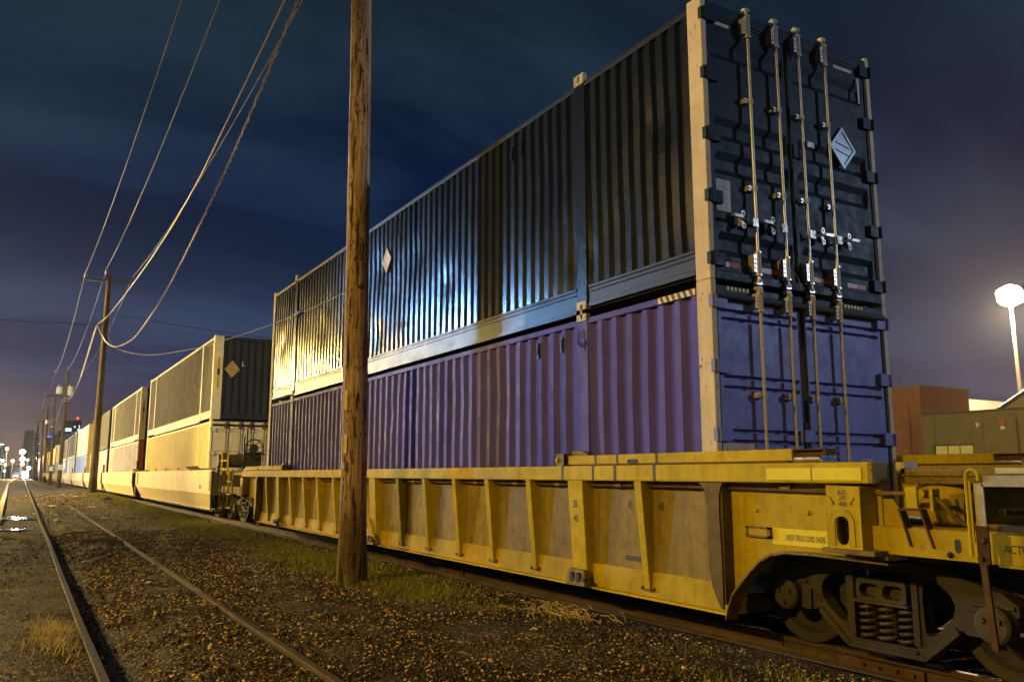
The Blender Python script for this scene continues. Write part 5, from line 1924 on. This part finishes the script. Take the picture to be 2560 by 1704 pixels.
b2 = empty('olive_building', (72, 28, 0), 'long olive green building with a pale yellow window band, below the floodlight mast', 'building')
m = mb(); m.wall([(65.4, 43.2), (65.4, 8), (96, 8), (96, 43.2), (65.4, 43.2)], 0, 6.5); m.build('wall', OLIVEWALL, b2)
m = mb(); m.box(65.5, 95.9, 8.1, 43.1, 6.25, 6.35); m.build('roof', COPING, b2)
m = mb(); m.box(65.30, 65.50, 7.9, 43.3, 6.44, 6.62); m.build('coping', COPING, b2)
wy0, wy1, wz0, wz1 = 38.95, 42.05, 3.22, 3.88
m = mb()
m.box(65.28, 65.4, wy0 - .1, wy1 + .18, wz1, wz1 + .13); m.box(65.28, 65.4, wy1, wy1 + .18, wz0, wz1)
for q in (1, 2):
    y = wy0 + (wy1 - wy0) * q / 3
    m.box(65.32, 65.4, y - .03, y + .03, wz0, wz1)
m.box(65.30, 65.4, wy0, wy1, wz0 - .1, wz0)
wf = m.build('window', COPING, b2)
m = mb(); m.box(65.36, 65.395, wy0, wy1, wz0, wz1); m.build('pane', WINY, wf)
m = mb(); m.lathe([(-.10, .01), (-.10, .24), (.0, .26)], (65.4, 36.40, 5.55), 'x', 16); m.build('alarm_bell', REDRUST, b2, smooth=True, sharp=40)
m = mb(); m.box(65.15, 65.4, 36.2, 36.5, 5.02, 5.26); m.build('bell_lamp', PALEPOST, b2)
m = mb(); m.box(65.1, 65.4, 38.15, 38.4, 5.40, 5.62); m.ball((65.15, 38.28, 5.33), .10, 10); m.build('wall_lamp', PALEPOST, b2)
m = mb(); m.tube([(65.33, 35.95, 6.12), (65.33, 35.35, 6.12), (65.33, 35.35, 0)], .05, 6); m.build('drain_pipe', COPING, b2)
m = mb()
for y in range(10, 43, 4):
    m.box(65.385, 65.4, y, y + .03, .2, 6.4)
m.build('panel_seam', COPING, b2)
b3 = empty('pale_building', (106, 62, 0), 'brightly floodlit pale building behind the rust brown one', 'building')
m = mb(); m.wall([(97, 70), (97, 59.5), (122, 59.5), (122, 70), (97, 70)], 0, 10.8); m.build('wall', CREAMROOF, b3)
m = mb(); m.box(97, 122, 59.5, 70, 10.7, 10.8); m.build('roof', COPING, b3)
b4 = empty('gabled_building', (82, 43, 0), 'mustard gable rising at the right edge behind the olive wall', 'building')
m = mb(); m.plate([(75.5, 7.2), (84.5, 10.85), (93.5, 7.2), (93.5, 0), (75.5, 0)], [], 'y', 42.2, 42.5); m.build('wall', GABLE, b4)
m = mb()
m.hexa([(75.2, 42.1, 7.10), (84.5, 42.1, 10.85), (84.5, 42.3, 10.85), (75.2, 42.3, 7.10), (75.2, 42.1, 7.50), (84.5, 42.1, 11.25), (84.5, 42.3, 11.25), (75.2, 42.3, 7.50)])
m.hexa([(84.5, 41.9, 10.85), (93.8, 41.9, 7.10), (93.8, 42.65, 7.10), (84.5, 42.65, 10.85), (84.5, 41.9, 11.3), (93.8, 41.9, 7.55), (93.8, 42.65, 7.55), (84.5, 42.65, 11.3)])
m.build('roof', COPING, b4)

# ------------------------------------------------------------------ the city far down the track
def tower(label, x0, x1, y, h, mat, wins, crown=None, depth=30, beacon=None):
    r = empty('city_tower', ((x0 + x1) / 2, y, 0), label, 'tower', 'city towers on the skyline')
    m = mb(); m.box(x0, x1, y, y + depth, 0, h); m.build('facade', mat, r)
    for (a, b, c, d, wm) in wins:
        w = mb(); w.box(x0 + (x1 - x0) * a, x0 + (x1 - x0) * b, y - .3, y, h * c, h * d); w.build('window', wm, r)
    if crown:
        w = mb(); w.box(x0 + (x1 - x0) * crown[0], x0 + (x1 - x0) * crown[1], y - .5, y, h * crown[2], h * crown[3]); w.build('crown_light', crown[4], r)
    if beacon:
        w = mb(); w.tube([(x0 + (x1 - x0) * beacon[0], y + 2, h), (x0 + (x1 - x0) * beacon[0], y + 2, h + beacon[1])], .35, 6); w.build('antenna', TOWER, r)
        w = mb(); w.ball((x0 + (x1 - x0) * beacon[0], y + 2, h + beacon[1]), beacon[2], 8); w.build('beacon', LAMPR, r)
    return r


rn = random.Random(5)


def facade_windows(rows, cols, z0, z1, fill):
    o = []
    for i in range(rows):
        for j in range(cols):
            if rn.random() > fill: continue
            a = (j + .12) / cols; c = z0 + (z1 - z0) * (i + .2) / rows
            o.append((a, a + .7 / cols * rn.choice((1, 1, 1.9)), c, c + (z1 - z0) / rows * .5, WINC if rn.random() < .8 else WINW))
    return o


tower('tallest dark tower with white and teal lit windows and a red beacon', 59, 82.5, 1500, 86, TOWER,
      facade_windows(11, 8, .30, .80, .62) + [(.02, .42, .80, .86, WINW), (.78, 1.0, .80, .85, WINW), (.55, .65, .87, .90, WINW), (.84, .9, .86, .92, WINW)], beacon=(.75, 4.0, 1.5))
tower('dark tower with a bright blue band below its top', 34.7, 51.5, 1500, 63, TOWER, facade_windows(7, 5, .25, .85, .30), (.02, .45, .93, .98, WINBLUE), beacon=(.38, 12.5, .8))
tower('broad grey windowless tower with a pale top, left of the pole row', 5.0, 18.0, 1500, 69, TOWERL, [(0.02, .98, .93, 1.0, CREAM)])
tower('slim tower with teal windows behind the far poles', 19.0, 26.0, 1480, 58, TOWER, facade_windows(8, 3, .3, .95, .5))
tower('low lit block with rows of windows at the left edge', -30, -20.5, 1450, 47, TOWERL, facade_windows(5, 4, .3, .95, .5) + [(0, 1, .93, .99, WINW)])
tower('mid-rise block with scattered teal windows beside the tallest tower', 52, 58.5, 1520, 70, TOWER, facade_windows(8, 3, .3, .95, .35))
ov = empty('overpass', (0, 335, 0), 'grey road overpass crossing above the far end of the street', 'overpass')
m = mb(); m.box(-40, 5.2, 333, 340, 3.5, 4.7); m.build('deck', CONCRETE, ov)
m = mb()
for x in (-30, -17, -7.5, -1.5, 4.6):
    m.box(x - .5, x + .5, 334, 338, 0, 3.5)
m.build('pier', CONCRETE, ov)
wh = empty('far_warehouse', (-14, 352, 0), 'low dark warehouse behind the overpass', 'building')
m = mb(); m.box(-50, -1.2, 350, 372, 0, 4.9); m.build('wall', TOWERL, wh)
m = mb(); m.box(-2.0, 1.6, 349, 349.6, 1.6, 2.4); m.build('lit_sign', glow('pale blue lit sign', (.25, .45, .9), .9), wh)


def far_lamp(x, y, z, rad, lens, label, power=0, col=SODIUM):
    r = empty('far_street_lamp', (x, y, 0), label, 'street lamp', 'distant street lamps at the end of the street')
    m = mb(); m.cyl((x, y, 0), (x, y, z), .10, n=6); m.build('lamp_post', COPING, r)
    m = mb(); m.ball((x, y, z), rad, 12); m.build('lamp_lens', lens, r, smooth=True)
    if power: point_light('lamp_light', (x, y - rad - .6, z), power, col, r, rad)
    return r


far_lamp(.85, 300, 8.4, .80, LAMPG, 'brightest distant lamp, the upper of two above the end of the track', 40000, (1, .75, .45))
far_lamp(1.05, 296, 6.2, .70, LAMPG, 'bright distant lamp just below the brightest one', 20000, (1, .75, .45))
far_lamp(1.1, 291, 4.6, .45, LAMPG, 'small distant lamp lowest under the two brightest ones')
far_lamp(-3.3, 300, 9.3, .42, LAMPG, 'distant orange lamp high at the left edge')
far_lamp(-4.15, 298, 5.7, .42, LAMPG, 'distant orange lamp low at the very left edge')
far_lamp(-1.5, 299, 5.6, .42, LAMPG, 'distant orange lamp midway left of the brightest one')
far_lamp(-3.4, 305, 4.5, .34, LAMPG, 'small orange lamp under the left edge lamps')
far_lamp(2.5, 302, 6.0, .30, LAMPG, 'small orange lamp right of the brightest one')
far_lamp(3.0, 300, 3.5, .52, LAMPB, 'distant dazzling blue-white lamp beside the last pole', 9000, BLUEWHITE)
far_lamp(-3.4, 297, 2.6, .38, LAMPV, 'small violet lamp low at the left edge')
far_lamp(5.15, 310, 6.7, .32, LAMPG, 'tiny orange lamp among the farthest poles')


def far_vehicle(name, label, x, y, w, h, L, mat, cat):
    r = empty(name, (x, y, 0), label, cat)
    m = mb()
    m.box(x - w / 2, x + w / 2, y, y + L, .35, h * .58)
    m.hexa([(x - w / 2 + .05, y + .15, h * .58), (x + w / 2 - .05, y + .15, h * .58), (x + w / 2 - .05, y + L * .72, h * .58), (x - w / 2 + .05, y + L * .72, h * .58),
            (x - w / 2 + .18, y + .55, h), (x + w / 2 - .18, y + .55, h), (x + w / 2 - .18, y + L * .6, h), (x - w / 2 + .18, y + L * .6, h)])
    m.build('body', mat, r, bevel=.05)
    for sx in (-1, 1):
        for yy in (.7, L - .8):
            m = mb(); m.cyl((x + sx * (w / 2 - .22), y + yy, .33), (x + sx * w / 2, y + yy, .33), .33, n=14); m.build('wheel', RUBBER, r)
        m = mb(); m.box(x + sx * (w / 2 - .4), x + sx * (w / 2 - .05), y - .03, y + .02, h * .38, h * .52); m.build('tail_lamp', TAIL, r)
    return r


far_vehicle('far_car', 'red car with lit tail lamps at the far end of the street', -.35, 300, 1.8, 1.5, 4.3, CARRED, 'car')
far_vehicle('far_van', 'pale brown van parked at the end of the street', 2.1, 300, 2.1, 2.6, 6.0, TRUCKG, 'van')

# ------------------------------------------------------------------ litter between the tracks
def scrap(x, y, s, name, lab, mat=LITTER, flat=.35):
    m = mb()
    n = 9
    a0 = random.uniform(0, 6)
    z = ground_z(x, y) + .012
    for k in range(n):
        q = a0 + 2 * math.pi * k / n
        rr = s * random.uniform(.6, 1.1)
        m.v.append((x + rr * math.cos(q), y + rr * 1.4 * math.sin(q), z + random.uniform(0, flat) * s))
    m.v.append((x, y, z + s * flat * 1.2))
    m.f = [(k, (k + 1) % n, n) for k in range(n)]
    o = m.build(name, mat, solid=.004)
    return tag(o, lab, 'litter', 'scraps of litter on the ground')


LT = [(1.55, 25.5, .16, 'crumpled white paper scrap between the rails beside a yellow stick'), (1.60, 46.0, .22, 'white scrap between the rails far down the track'), (1.42, 36.0, .20, 'pale scrap between the rails, a little nearer than the far white one'),
      (1.30, 33.0, .20, 'round white scrap between the rails beyond the puddles'), (3.05, 43.0, .20, 'pale scrap right of the track, left of the second pole'), (3.3, 60.0, .26, 'bright scrap farthest off between track and second pole'),
      (4.9, 40.0, .17, 'white crumpled cup near the foot of the second pole'), (1.75, 13.2, .05, 'small white scrap between the near rails'), (1.2, 17.4, .10, 'flat pale chip of card between the rails'),
      (2.75, 33.0, .16, 'pale flat scrap just right of the right rail'), (5.40, 8.40, .045, 'white scrap lying beside the straw pile'), (4.75, 7.6, .03, 'tiny white scrap on the gravel before the straw pile'),
      (5.05, 4.55, .022, 'white scrap lit on the gravel below the springs of the near truck'), (5.35, 15.2, .05, 'white cup scrap in the grass right of the thick pole'), (1.45, 8.3, .03, 'yellow leaf scrap between the near rails')]
for x, y, s, lab in LT:
    scrap(x, y, s, 'litter_scrap', lab, STICKM if 'yellow leaf' in lab else LITTER)
for i, (x, y, L, a, lab) in enumerate([(1.75, 21.8, .75, .3, 'long broken pale plank between the rails'), (2.0, 21.1, .5, .8, 'short splintered plank lying beside the long one'), (2.0, 22.6, .4, -.4, 'third splinter of wood beyond the planks'),
                                       (3.35, 10.8, .12, .2, 'small pale stick on the gravel right of the right rail'), (1.15, 10.4, .11, .5, 'short stick between the rails near the left rail'), (5.15, 14.3, .28, 1.1, 'pale upright-looking stick in the grass right of the thick pole')]):
    m = mb()
    z = ground_z(x, y) + .03
    dx, dy = math.cos(a) * L / 2, math.sin(a) * L / 2
    m.hexa([(x - dx - .03 * L, y - dy, z - .02), (x - dx + .05 * L, y - dy - .02, z - .02), (x + dx + .05 * L, y + dy - .02, z - .01), (x + dx, y + dy + .02, z - .01),
            (x - dx - .03 * L, y - dy, z + .02), (x - dx + .05 * L, y - dy - .02, z + .03), (x + dx + .05 * L, y + dy - .02, z + .04), (x + dx, y + dy + .02, z + .03)])
    tag(m.build('broken_plank', STICKM), lab, 'wood', 'broken wood on the ground')
m = mb(); m.ball((4.0, 47, .33), .20, 10, (1.2, 1, .8)); m.ball((3.9, 44, .24), .15, 9, (1.2, 1, .8))
tag(m.build('dark_sack', plain('dark blue sack', (.03, .04, .08), .6), smooth=True), 'dark bluish sack lying left of the second pole', 'sack')


# ------------------------------------------------------------------ night haze
hm = bpy.data.materials.new('night haze')
hm.use_nodes = True
nt = hm.node_tree
nt.nodes.clear()
out = nd(nt, 'ShaderNodeOutputMaterial')
pv = nd(nt, 'ShaderNodeVolumePrincipled')
pv.inputs['Color'].default_value = (.80, .84, .92, 1)
pv.inputs['Density'].default_value = .00016
pv.inputs['Anisotropy'].default_value = .72
lk(nt, pv.outputs[0], out.inputs['Volume'])
m = mb()
m.box(-400, 700, -350, 1620, -1.2, 102)
tag(m.build('haze', hm), kind='stuff')
